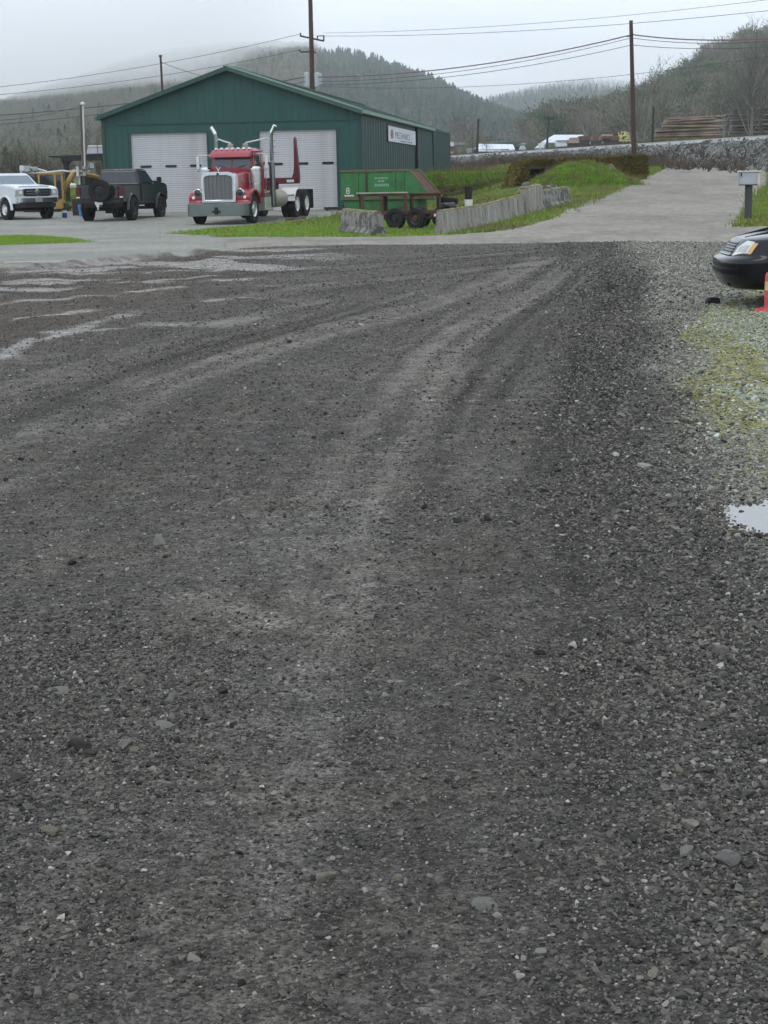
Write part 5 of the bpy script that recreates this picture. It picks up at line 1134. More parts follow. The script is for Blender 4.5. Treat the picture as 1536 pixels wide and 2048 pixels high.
# ================================================================== BEHIND THE PICKUPS
defm('yellow_paint', (.42, .26, .055), .5, var=.2, scale=3, col2=(.34, .23, .09)); defm('white_paint', (.62, .62, .60), .5, var=.12, scale=3); defm('dark_steel', (.03, .03, .032), .6, var=.3, scale=3)
defm('blue_plastic', (.06, .28, .72), .45, var=.08, scale=3); defm('blue_dark', (.02, .05, .22), .5, var=.2, scale=5); defm('brown_board', (.055, .035, .030), .9, var=.25, scale=3); defm('roof_dark', (.022, .021, .021), .8, var=.3, scale=2)
EX = ground_root('excavator', 108, 424, R(8), 'yellow digger with an open framed cab behind the silver pickup', 'digger')
def ex(x0, x1, y0, y1, z0, z1): return MB().b(x0, x1, y0, y1, z0, z1)
part('cab_roof', ex(-.72, .52, .5, 1.9, 1.76, 1.86), 'yellow_paint', EX, bevel=.03, seg=2)
for x, y in ((-.66, .55), (.44, .55), (-.66, 1.82), (.44, 1.82), (.10, .55)): part('cab_post', ex(x-.045, x+.045, y-.045, y+.045, .55, 1.76), 'yellow_paint', EX)
part('cab_floor', ex(-.72, .52, .5, 1.9, .46, .56), 'yellow_paint', EX); part('cab_glass', ex(.14, .40, .56, .58, .62, 1.72).b(-.62, .06, .56, .58, 1.05, 1.72), 'glass_dark', EX)
part('seat', ex(-.2, .25, 1.1, 1.5, .56, .9).b(-.2, .25, 1.45, 1.6, .9, 1.4), 'black_trim', EX, bevel=.04)
part('engine_cover', ex(-1.7, -.72, .5, 1.9, .50, 1.15), 'yellow_paint', EX, bevel=.06, seg=2); part('counterweight', ex(-.05, .46, .30, .62, .12, .44), 'yellow_paint', EX, bevel=.05, seg=2)
for y in (.45, 1.65):
    tk = part('track', MB().loft([[(c_*.22+(.75 if c_ > 0 else -1.2) if False else x, y+w, z) for w in (0, .32)] + [(x, y+.32, z), (x, y, z)] for x, z in ((-1.4, .05), (.7, .05), (.9, .22), (.7, .40), (-1.4, .40))][:1]), 'dark_steel', EX) if False else part('track', MB().prism([(-1.4, 0), (.6, 0), (.82, .2), (.62, .40), (-1.4, .40), (-1.6, .2)], y, y+.32, 'Y'), 'dark_steel', EX, bevel=.03)
    for x in (-1.3, -.7, -.1, .5): part('roller', MB().cyl((x, y-.02, .18), (x, y+.34, .18), .13, 14), 'rust_dull', tk)
part('boom', MB().tube([(.3, 1.2, .8), (1.0, 1.9, 1.9), (2.2, 2.6, 1.6)], [.16, .14, .1], 8), 'yellow_paint', EX)
# white crane boom on a truck behind
CB = ground_root('crane_boom', 100, 413, R(3), 'white lattice boom and winch head behind the silver pickup', 'crane')
px_ = 3400/CB.location.y; bz = lambda v: (at(100, v, CB.location.y+2).z-CB.location.z)
bx2 = lambda u: (at(u, 345, CB.location.y+2).x-CB.location.x)
def cbx(u0, u1, v0, v1, d=.25): return MB().b(bx2(u0), bx2(u1), 2-d/2, 2+d/2, bz(v1), bz(v0))
part('mast', cbx(45, 50, 330, 356).add(*[[], []]) if False else cbx(45, 50, 330, 356), 'white_paint', CB)
part('winch_head', cbx(54, 66, 331, 343, .5), 'mail_grey', CB, bevel=.02); part('sheave', MB().cyl((bx2(50), 1.8, bz(336)), (bx2(50), 2.2, bz(336)), .14, 16), 'white_paint', CB); part('hook_block', cbx(70, 80, 333, 341, .3), 'mail_grey', CB, bevel=.02)
part('boom_chord', MB().tube([(bx2(48), 2, bz(346)), (bx2(95), 2, bz(345)), (bx2(128), 2, bz(342)), (bx2(156), 2, bz(345.5))], .05, 8), 'white_paint', CB)
part('boom_chord', MB().tube([(bx2(48), 2, bz(332)), (bx2(78), 2, bz(337)), (bx2(98), 2, bz(343))], .05, 8), 'white_paint', CB)
lc = MB()
for k in range(7): lc.tube([(bx2(52+k*6), 2, bz(346)), (bx2(55+k*6), 2, bz(334+k*1.4))], .025, 5)
part('lacing', lc, 'white_paint', CB); part('carrier_body', MB().b(bx2(52), bx2(80), 1.2, 2.8, .1, bz(352)), 'dark_steel', CB, bevel=.03); part('outrigger', cbx(44, 50, 356, 405, .2), 'white_paint', CB)
# open lean-to with dark roof
LT = root('open_shed', (at(100, 320, 96).x, 96, 0), R(-3), 'open pole shed with a flat black roof left of the green building', 'shed')
lz = lambda v: at(150, v, 96).z; lx_ = lambda u: at(u, 320, 96).x-LT.location.x; g_ = gz(LT.location.x+1.5, 96)
part('roof', MB().hexa([(lx_(97), 0, lz(313.5)), (lx_(225), 0, lz(318)), (lx_(225), 5, lz(319)), (lx_(97), 5, lz(314.5)), (lx_(97), 0, lz(311)), (lx_(225), 0, lz(309)), (lx_(225), 5, lz(310)), (lx_(97), 5, lz(312))]), 'roof_dark', LT)
part('fascia', MB().b(lx_(122), lx_(225), -.06, .0, lz(322), lz(315)), 'roof_dark', LT)
for u in (131, 208): part('post', MB().b(lx_(u)-.10, lx_(u)+.10, 0.1, .3, g_-.3, lz(314)), 'roof_dark', LT)
part('knee_brace', MB().tube([(lx_(131), .2, lz(335)), (lx_(122), .2, lz(318))], .07, 6).tube([(lx_(131), .2, lz(332)), (lx_(142), .2, lz(320))], .06, 6), 'roof_dark', LT)
part('back_wall', MB().b(lx_(133), lx_(212), 4.5, 4.6, g_-.3, lz(348)), 'brown_board', LT); part('stored_machine', MB().b(lx_(138), lx_(170), 2, 4, g_, lz(352)).b(lx_(150), lx_(165), 2, 3, lz(352), lz(346)), 'dark_steel', LT, bevel=.15, seg=2)
CS = root('camper_shell', (LT.location.x+lx_(193), 97.5, lz(309)+.0), R(-3), 'white topped grey camper shell resting on the black shed roof', 'camper shell')
part('shell', MB().loft([[(-.62, -.8, .02), (.62, -.8, .02), (.62, .8, .02), (-.62, .8, .02)], [(-.56, -.75, .36), (.56, -.75, .36), (.56, .75, .36), (-.56, .75, .36)]]), 'mail_grey', CS, bevel=.03); part('shell_top', MB().b(-.58, .58, -.77, .77, .36, .50), 'white_paint', CS, bevel=.06, seg=2); part('centre_post', MB().b(-.015, .015, -.79, -.77, .05, .62), 'black_trim', CS)
# meter pole
MP = root('meter_pole', (at(165, 400, 82).x, 82, gz(-14.5, 82)), 0, 'brown service pole with a white conduit and meter boxes left of the shed', 'utility pole')
mz = lambda v: at(166, v, 82).z-MP.location.z; mx = lambda u, v=345: at(u, v, 82).x-MP.location.x
part('pole', MB().tube([(mx(171, 420), 0, -.3), (mx(163, 212), 0, mz(210))], [.11, .085], 10), 'bark', MP)
part('conduit', MB().tube([(mx(171.5, 345), -.13, mz(345)), (mx(166.5, 212), -.12, mz(213)), (mx(166.2, 208), -.12, mz(208))], .045, 8).lathe([(.0001, 0), (.10, .02), (.12, .08), (.06, .15), (.0001, .16)], 'Z', 12, (mx(166.2, 208), -.12, mz(211))), 'white_metal', MP)
part('meter_box', MB().b(mx(167), mx(173.5), -.24, -.06, mz(352), mz(332)), 'mail_grey', MP, bevel=.015); part('breaker_box', MB().b(mx(154), mx(159), -.2, 0, mz(353), mz(333)), 'white_metal', MP, bevel=.01); part('crossbar', MB().b(mx(134), mx(182), -.05, 0, mz(343), mz(340.5)).b(mx(158), mx(168), -.05, 0, mz(351), mz(349)), 'white_metal', MP); part('small_post', MB().b(mx(157), mx(160), -.08, 0, -.3, mz(352)), 'white_metal', MP)
part('lamp_head', MB().tube([(mx(176), -.1, mz(337)), (mx(182), -.1, mz(326)), (mx(186), -.1, mz(327))], .03, 6).box((mx(186), -.1, mz(332)), (.22, .22, .22), tap=.8), 'mail_grey', MP, bevel=.02); part('meter_dial', MB().cyl((mx(170), -.28, mz(340)), (mx(170), -.23, mz(340)), .06, 14), 'glass_dark', MP)
# planter wall, barrel, blue drum
p = gp(146, 433); o = root('brown_box', (p.x, p.y+1.2, p.z), R(3), 'dark brown board box between the digger and the black pickup', 'box'); part('box', MB().b(-.22, .30, 0, .8, 0, .72), 'brown_board', o, bevel=.01); part('rim', MB().b(-.24, .32, -.02, .82, .72, .75), 'rust_dull', o)
p = gp(161, 433.5); o = root('blue_barrel', (p.x, p.y+.6, p.z), 0, 'bright blue plastic barrel beside the left rear wheel of the black pickup', 'barrel')
part('barrel', MB().lathe([(.0001, 0), (.15, 0), (.16, .03), (.175, .2), (.165, .24), (.18, .30), (.19, .46), (.175, .56), (.0001, .57)], 'Z', 22), 'blue_plastic', o, smooth=50); part('lid', MB().lathe([(.0001, .60), (.17, .59), (.175, .56), (.0001, .56)], 'Z', 22), 'blue_plastic', o)
p = gp(127, 436); o = root('blue_jug', (p.x, p.y+.3, p.z), .5, 'dark blue and white jug on the gravel by the nose of the silver pickup', 'jug')
part('jug', MB().box((0, 0, .16), (.20, .16, .30), tap=.8), 'blue_dark', o, bevel=.02); part('label_wrap', MB().box((0, -.005, .26), (.19, .165, .10), tap=.95), 'white_paint', o, bevel=.01); part('cap', MB().cyl((0, 0, .31), (0, 0, .37), .035, 10), 'blue_dark', o)
p = gp(141, 378); o = root('plastic_tub', (p.x, p.y, p.z), .3, 'white rounded tub lying in the grass under the pole shed', 'tub'); part('tub', MB().lathe([(.0001, 0), (.42, 0), (.50, .12), (.46, .30), (.30, .40), (.0001, .42)], 'Z', 16), 'white_paint', o, smooth=60); part('handle', MB().tube([(-.3, -.4, .2), (0, -.52, .26), (.3, -.4, .2)], .03, 6), 'white_paint', o)

# ================================================================== POLES, WIRES
defm('pole_wood', (.075, .040, .032), .9, var=.3, scale=2, stretch=(1, 1, .1), col2=(.05, .035, .032)); defm('pole_dark', (.035, .032, .032), .9, var=.3, scale=2, stretch=(1, 1, .1)); defm('transformer', (.42, .45, .47), .5, var=.1)
defm('wire', (.085, .07, .075), .6, var=.05); defm('wire_red', (.20, .12, .13), .6, var=.05)
def pole(u0, v0, u1, v1, Y, r, label, m='pole_wood', name='utility_pole', cat='utility pole'):
    a, b = at(u0, v0, Y), at(u1, v1, Y); d = (b-a).normalized(); g = gz(b.x, b.y)-.5
    o = root(name, (b.x, b.y, g), 0, label, cat, 'utility poles'); q = Vector((b.x, b.y, g))
    foot = b+d*((b.z-g)/max(.2, -d.z)) if d.z < -.2 else Vector((b.x, b.y, g))
    part('pole', MB().tube([foot-q, a-q], [r*1.25, r*.85], 10), m, o); return o, q
P1, q = pole(617, -150, 625, 178, 130, .17, 'tall dark utility pole with crossarm and transformers behind the shed roof')
def pp(u, v, Y=130): return at(u, v, Y)-q
part('crossarm', MB().tube([pp(601, 72), pp(648, 82)], .07, 6), 'pole_dark', P1); part('crossarm_frame', MB().tube([pp(634, 72), pp(649, 71.5)], .04, 6).tube([pp(635, 72), pp(635, 80)], .05, 6).tube([pp(647.5, 72), pp(647.5, 82)], .06, 6).tube([pp(601, 66), pp(601, 73)], .06, 6).tube([pp(624, 76), pp(634, 79)], .05, 6), 'pole_dark', P1)
part('fuse_arm', MB().tube([pp(598, 99), pp(602, 104), pp(628, 103), pp(632, 107)], .06, 6), 'pole_dark', P1)
for u, s_ in ((614, 1), (634, 1), (639, .8)): part('transformer', MB().lathe([(.0001, -.7*s_), (.22*s_, -.68*s_), (.23*s_, .25*s_), (.15*s_, .33*s_), (.0001, .35*s_)], 'Z', 14, pp(u, 154)), 'transformer', P1)
part('ground_wire', MB().tube([pp(627, 104), pp(630, 150)], .03, 5), 'transformer', P1)
P2, q2 = pole(1262, 41, 1268, 306, 115, .14, 'brown utility pole rising behind the mossy wall beside the road')
part('bracket', MB().tube([at(1254, 74, 115)-q2, at(1263, 71, 115)-q2], .03, 6).tube([at(1262, 69, 115)-q2, at(1265, 69, 114.8)-q2], .09, 6), 'pole_dark', P2)
P3, q3 = pole(321, 111, 325, 186, 140, .10, 'thin red brown utility pole behind the left roof slope of the shed'); part('pole_cap', MB().tube([at(320.9, 110, 140)-q3, at(321, 114, 140)-q3], .12, 8), 'pole_dark', P3)
P4, q4 = pole(1098, 233, 1094, 292, 260, .16, 'far utility pole with double crossarm by the white mill roof', 'pole_dark')
for v in (235, 238): part('crossarm', MB().tube([at(1088, v, 260)-q4, at(1109, v+.6, 260)-q4], .09, 6), 'pole_dark', P4)
P5, q5 = pole(1307, 213, 1305, 285, 175, .12, 'small dark utility pole beyond the railway left of the log stacks', 'pole_dark'); part('insulator', MB().tube([at(1305, 214, 175)-q5, at(1309, 214, 175)-q5], .06, 6), 'pole_dark', P5)
P6, q6 = pole(957, 238, 954, 308, 235, .17, 'far dark utility pole in front of the pale mill roof by the shed corner', 'pole_dark'); part('insulator', MB().tube([at(954, 240, 235)-q6, at(960, 240, 235)-q6], .08, 6), 'pole_dark', P6)
def wire(a, b, r, label, sag=.0, m='wire', n=14):
    a, b = at(*a), at(*b); mb = MB(); pts = [a+(b-a)*(k/n)-Vector((0, 0, sag*4*(k/n)*(1-k/n))) for k in range(n+1)]
    o0 = pts[0].copy(); mb.tube([p-o0 for p in pts], r, 5)
    o = link('power_line', mb.mesh('power_line'), m, loc=o0); tag(o, label, 'power line', 'overhead power lines')
wire((648, 66, 130), (1700, -22, 96), .012, 'upper of two faint wires crossing the sky from the crossarm to the upper right', .5)
wire((648, 72, 130), (1700, 3, 96), .015, 'lower of two faint wires crossing the sky from the crossarm to the upper right', .5)
wire((630, 154, 130), (1262, 70, 115), .040, 'thick reddish cable from the shed pole up to the pole by the road', .65, 'wire_red')
wire((632, 163, 130), (1262, 76, 115), .019, 'thin wire just under the thick reddish cable', .65)
wire((632, 170, 130), (1263, 90, 115), .019, 'wire well under the thick reddish cable, joining the road pole lower down', .6)
wire((634, 172, 130), (1700, 86, 90), .013, 'lowest faint wire running behind the road pole to the right', .9)
wire((1263, 69, 115), (1700, 56, 100), .040, 'thick reddish cable from the road pole to the right edge', .5, 'wire_red')
wire((1263, 76, 115), (1700, 62, 100), .019, 'thin wire under the thick cable right of the road pole', .5)
wire((1264, 90, 115), (1700, 76, 100), .019, 'lowest wire leaving the road pole to the right', .4)
wire((-200, 241, 120), (626, 151, 130), .030, 'dark cable from the left edge across the hill to the shed pole', .55)
wire((-200, 262, 120), (626, 160, 130), .024, 'dark cable below another from the left edge across the hill', .55)
wire((-200, 192, 120), (600, 68, 130), .016, 'faint upper wire over the misty left hill', .6)
wire((-200, 202, 120), (598, 100, 130), .016, 'faint second wire over the misty left hill', .6)
wire((322, 124, 140), (460, 160, 150), .020, 'short wire slanting down from the thin red brown pole', .25)
wire((167, 210, 82), (-200, 225, 70), .014, 'thin service wire from the white topped meter pole to the left edge', .5)
# ================================================================== MILL AND LOG YARD
defm('metal_roof', (.62, .66, .72), .5, var=.06, scale=.2); defm('mill_white', (.66, .70, .74), .6, var=.08, scale=.3); defm('mill_green', (.035, .09, .075), .6, var=.15, scale=.3); defm('mill_grey', (.30, .31, .34), .7, var=.15, scale=.5); defm('mill_red', (.23, .12, .10), .8, var=.25, scale=.6)
defm('lumber', (.42, .33, .28), .85, var=.25, scale=.7, col2=(.30, .20, .16), c2s=.6); defm('lumber_red', (.17, .085, .065), .85, var=.25, scale=.7); defm('machine_yellow', (.50, .45, .20), .6, var=.2, scale=.8)
def box_uv(name, u0, v0, u1, v1, Y, dp, m, P, gable=0.0, rot=0.0):
    """block whose front spans two picture corners at distance Y"""
    a, b = at(u0, v0, Y), at(u1, v1, Y); o = P.location
    mb = MB(); x0, x1, z0, z1 = a.x-o.x, b.x-o.x, b.z-o.z, a.z-o.z
    if gable: mb.prism([(x0, z0), (x1, z0), (x1, z1-gable), ((x0+x1)/2, z1), (x0, z1-gable)], Y-o.y, Y-o.y+dp, 'Y')
    else: mb.b(x0, x1, Y-o.y, Y-o.y+dp, z0, z1)
    return part(name, mb, m, P)
def mill(label, u, Y, cat='building', name='mill_building'):
    p = at(u, 330, Y); return root(name, (p.x, Y, gz(p.x, Y)), 0, label, cat)
def roof_uv(name, q, Y0, Y1, m, P):
    """roof plane through four picture points: two near (Y0), two far (Y1)"""
    o = Vector(P.location); a, b, c, d = at(*q[0], Y0)-o, at(*q[1], Y0)-o, at(*q[2], Y1)-o, at(*q[3], Y1)-o; t = Vector((0, 0, .15))
    return part(name, MB().hexa([a-t, b-t, c-t, d-t, a, b, c, d]), m, P)
B1 = mill('low mill building with a long pale metal roof right of the shed corner', 985, 270)
box_uv('wall', 948, 299, 1018, 306, 270.5, 20, 'mill_grey', B1)
for k in range(6):
    u0, u1 = 945+k*14.5, 945+(k+1)*14.5-.3; f0, f1 = 958+k*11.3, 958+(k+1)*11.3-.25
    roof_uv('roof_panel', [(u0, 301.5+.3*k-.8*(k > 3)*(k-3)), (u1, 301.5+.3*k-.8*(k > 3)*(k-3)), (f1, 287.5+.2*k), (f0, 287.5+.2*k)], 268, 292, 'metal_roof', B1)
B2 = mill('dark green mill shed standing behind the long pale roof', 1010, 310); box_uv('wall', 975, 285, 1040, 302, 310, 14, 'mill_green', B2); roof_uv('roof', [(968, 285.5), (1042, 294), (1012, 283.5), (974, 283)], 309, 322, 'dark_steel', B2)
B3 = mill('small grey block with a dark doorway at the end of the pale mill roof', 946, 255); box_uv('wall', 937, 296, 957, 312, 255, 6, 'mill_grey', B3); box_uv('doorway', 947, 299, 952, 312, 254.9, .3, 'dark_steel', B3)
B4 = mill('white and red mill stack partly hidden by the shed corner', 905, 260); box_uv('white_block', 893, 284, 908, 292, 260, 8, 'mill_white', B4); box_uv('red_block', 893, 294, 914, 308, 262, 8, 'mill_red', B4); box_uv('top_block', 906, 285, 930, 290, 266, 8, 'mill_grey', B4); box_uv('low_block', 898, 303, 908, 307, 258, 4, 'lumber', B4)
B5 = mill('small white gabled hut between two mill roofs', 1047, 300, 'hut', 'white_hut'); box_uv('wall', 1042, 287, 1052, 300, 300, 5, 'mill_white', B5, .9); box_uv('roof_cap', 1041.5, 286.4, 1052.5, 288, 299.6, 5.6, 'metal_roof', B5, .12)
B6 = mill('white mill building with a broad pale roof in the valley centre', 1135, 290); box_uv('wall', 1084, 279, 1118, 300, 292, 14, 'mill_white', B6, 1.2)
for k in range(5):
    u0, u1 = 1083+k*11.5, 1083+(k+1)*11.5-.3; f0, f1 = 1108+k*12, 1108+(k+1)*12-.3
    roof_uv('roof_panel', [(u0, 284+.3*k), (u1, 284+.3*k), (f1, 269.5), (f0, 269.5)], 288, 312, 'metal_roof', B6)
box_uv('lean_to', 1113, 282, 1134, 293, 286, 3, 'mill_white', B6); box_uv('shadow_gap', 1114, 280.5, 1134, 282.5, 285.8, 3.4, 'mill_grey', B6); box_uv('side_hut', 1080, 286, 1088, 296, 284, 3, 'mill_white', B6)
STK = [(1136, 279, 1158, 286, 'lumber'), (1143, 275, 1165, 279.5, 'lumber'), (1160, 272, 1180, 279, 'lumber_red'), (1186, 270, 1199, 281, 'lumber_red'), (1184, 283, 1208, 288, 'lumber'), (1192, 273, 1212, 280, 'lumber'), (1206, 272, 1226, 278, 'lumber_red'), (1204, 277.5, 1224, 282, 'lumber'), (1207, 268.5, 1226, 272.5, 'lumber'), (1224, 272, 1240, 280, 'lumber_red')]
names = ['pinkish lumber pile nearest the white mill building', 'pinkish lumber pile stacked higher behind another by the white mill building', 'dark red lumber pile behind the bare tall tree', 'narrow dark red lumber pile in the middle of the lumber yard', 'low pale lumber pile in front of the lumber yard', 'pink lumber pile behind the narrow dark red pile', 'long dark red lumber pile below a pale one', 'pink lumber pile in front of the long dark red pile', 'thin pale lumber pile topmost in the lumber yard', 'dark red lumber pile next to the yellow mill machine']
for (u0, v0, u1, v1, m), lb in zip(STK, names):
    Y = 262+random.uniform(-4, 8); p = at((u0+u1)/2, v1, Y); o = root('lumber_pile', (p.x, Y, p.z), 0, lb, 'lumber', 'lumber piles in the mill yard')
    n = 3
    for k in range(n): box_uv('board_layer', u0+random.uniform(-1, 1), v0+(v1-v0)*k/n+.12, u1+random.uniform(-1, 1), v0+(v1-v0)*(k+1)/n-.12, Y+random.uniform(-.1, .1), 3, m, o)
    part('bearer', MB().b(-.8, .8, .1, .3, -1.6, -.02), 'dark_steel', o)
YM = mill('pale yellow lattice of mill machinery left of the brown road pole', 1250, 258, 'machine', 'mill_machine'); o_ = Vector(YM.location)
for pts in ([(1236, 265), (1246, 284)], [(1244, 262), (1239, 283)], [(1250, 262), (1262, 284)], [(1260, 264), (1252, 284)], [(1238, 282), (1264, 281)], [(1236, 272), (1262, 271)], [(1242, 264), (1266, 267)], [(1266, 266), (1264, 284)], [(1239, 277), (1252, 268)], [(1248, 279), (1264, 272)]): part('beam', MB().tube([at(u, v, 258)-o_ for u, v in pts], .10, 6), 'machine_yellow', YM)
part('hopper', MB().tube([at(1247, 270, 259)-o_, at(1256, 276, 259)-o_], [.5, .32], 8), 'machine_yellow', YM)
# log stacks: every log its own thing
defm('log_bark', (.115, .083, .062), .95, var=.4, scale=.9, bump=.03, stretch=(.3, 1, 1), col2=(.23, .175, .135), c2s=.8); defm('log_dark', (.060, .050, .052), .95, var=.4, scale=.9, bump=.03, stretch=(.3, 1, 1), col2=(.13, .115, .11), c2s=.8); defm('log_end', (.46, .36, .25), .9, var=.2, scale=3)
ORD = ['first', 'second', 'third', 'fourth', 'fifth', 'sixth', 'seventh', 'eighth', 'ninth']
def logstack(u0, u1, v0, v1, Y, rows, n0, m, lb, gr, edge):
    b0 = at(u0, v1, Y); b1 = at(u1, v1, Y); hgt = at(u0, v0, Y).z-b0.z; r0 = hgt/(rows*1.74)
    for k in range(rows):
        for j in range(n0):
            r = r0*random.uniform(.62, 1.15); L_ = b1.x-b0.x
            xs = b0.x+random.uniform(-1.0, .9)+edge(k/rows)*L_; xe = b1.x+random.uniform(-1.1, .7)
            y = Y+j*r0*2.05+(k % 2)*r0; z = b0.z+r0+k*r0*1.74+random.uniform(-.03, .03); tz = random.uniform(-.16, .26)
            p0 = Vector((xs, y, z)); mb = MB().tube([(0, 0, 0), ((xe-xs)*.5, random.uniform(-.03, .03), tz*.5), (xe-xs, random.uniform(-.08, .08), tz)], [r, r*.95, r*.88], 9)
            o = part('log', mb, m, None, smooth=40); o.location = p0; tag(o, ('front', 'rear')[min(j, 1)]+' log, '+ORD[k]+' from the ground in the '+lb, 'log', gr)
            part('cut_end', MB().cyl((-.012, 0, 0), (.006, 0, 0), r*.93, 9), 'log_end', o)
logstack(1322, 1442, 236, 276, 196, 8, 2, 'log_bark', 'reddish stack beyond the railway', 'logs in the left stack', lambda k: max(0, k-.25)*.16)
logstack(1462, 1580, 216, 268, 200, 9, 2, 'log_dark', 'grey stack at the right edge', 'logs in the right stack', lambda k: max(0, k-.4)*.10)
p = at(1345, 280, 195); ylog = gz(p.x, 196)
strip('log_yard', [Vector((24, 186, 0)), Vector((60, 186, 0))], [Vector((24, 215, 0)), Vector((60, 215, 0))], 30, 16, 'bank_soil', .01)
# raised log deck under the stacks
dk = at(1380, 275, 196); mb = MB(); mb.hexa([(30, 193, 0), (62, 193, 0), (62, 216, 0), (30, 216, 0), (31, 194.5, dk.z-.05), (61, 194.5, at(1500, 268, 200).z-.05), (61, 215, at(1500, 268, 200).z-.05), (31, 215, dk.z-.05)]); o = part('log_terrace', mb, 'bank_soil', None); o['kind'] = 'structure'

# ================================================================== TREES
def seg_tris(segs):
    """tapered three-sided sticks: list of (p, q, r0, r1)"""
    P = np.array([s[0] for s in segs]); Q = np.array([s[1] for s in segs]); r0 = np.array([s[2] for s in segs]); r1 = np.array([s[3] for s in segs])
    d = Q-P; d /= np.linalg.norm(d, axis=1, keepdims=True)+1e-9; ref = np.where(np.abs(d[:, 2:3]) < .9, [[0, 0, 1.0]], [[1.0, 0, 0]]); a = np.cross(d, ref); a /= np.linalg.norm(a, axis=1, keepdims=True)+1e-9; b = np.cross(a, d)
    V = []; n = len(segs)
    for C, r in ((P, r0), (Q, r1)):
        for k in range(3):
            t = 2*math.pi*k/3; V.append(C+(a*math.cos(t)+b*math.sin(t))*r[:, None])
    V = np.stack(V, 1).reshape(-1, 3); base = np.arange(n)[:, None]*6
    F = np.concatenate([base+np.array([[k, (k+1) % 3, 3+(k+1) % 3, 3+k]]) for k in range(3)], 0)
    return V, F
def grow(seed, h, spread, levels=4, n1=9, up=.55, stems=1, fine=.012, start=.22):
    r = random.Random(seed); wood, twig = [], []
    def rv(): return Vector((r.gauss(0, 1), r.gauss(0, 1), r.gauss(0, 1))).normalized()
    def limb(p, d, L_, rad, lev):
        n = 4; q = p.copy(); pts = [p.copy()]
        for k in range(n):
            d = (d+rv()*.16+Vector((0, 0, .10*up))).normalized(); q = q+d*(L_/n); pts.append(q.copy())
        for k in range(n):
            a, b = rad*(1-.75*k/n), rad*(1-.75*(k+1)/n); (wood if rad > .035*h/9 else twig).append((tuple(pts[k]), tuple(pts[k+1]), a, b))
        if lev >= levels: return
        m = {1: n1, 2: 6, 3: 5}.get(lev, 4)
        for j in range(m):
            t = start+(1-start)*(j+r.random())/m if lev == 1 else .25+.75*(j+r.random())/m
            k = min(n-1, int(t*n)); c = pts[k].lerp(pts[k+1], t*n-k); side = rv(); side -= side.dot(d)*d; side.normalize()
            dd = (d*.45+side*.9*spread+Vector((0, 0, up*.5))).normalized()
            limb(c, dd, L_*r.uniform(.38, .60)*(1.15-.55*t if lev == 1 else 1), max(rad*.42*(1-.5*t), fine), lev+1)
    for s_ in range(stems):
        d0 = (Vector((0, 0, 1))+Vector((r.gauss(0, .22), r.gauss(0, .22), 0))*(stems > 1)).normalized()
        limb(Vector((r.uniform(-.3, .3)*(stems > 1), r.uniform(-.3, .3)*(stems > 1), -.3)), d0, h*r.uniform(.8, 1)*.98, h*.018, 1)
    return wood, twig
TREE = {}
def tree_meshes(key, *a, **kw):
    if key not in TREE:
        w, t = grow(*a, **kw); TREE[key] = (arr_mesh('trunk', *seg_tris(w), smooth=False), arr_mesh('crown', *seg_tris(t), smooth=False))
    return TREE[key]
def tree(key, u, v, Y, h, label, group, barkm, twigm, rz=0, name='bare_tree', v_is_base=True):
    p = at(u, v, Y); z = max(gz(p.x, Y), 0) if v is None else p.z
    o = root(name, (p.x, Y, z), rz, label, 'tree', group); w, t = TREE[key]; s = h
    for nm, me, m in (('trunk', w, barkm), ('crown', t, twigm)):
        me2 = me
        c = link(nm, me2 if len(me2.materials) == 0 or me2.materials[0] is M[m] else me2.copy(), m, o); c.scale = (s, s, s)
    return o
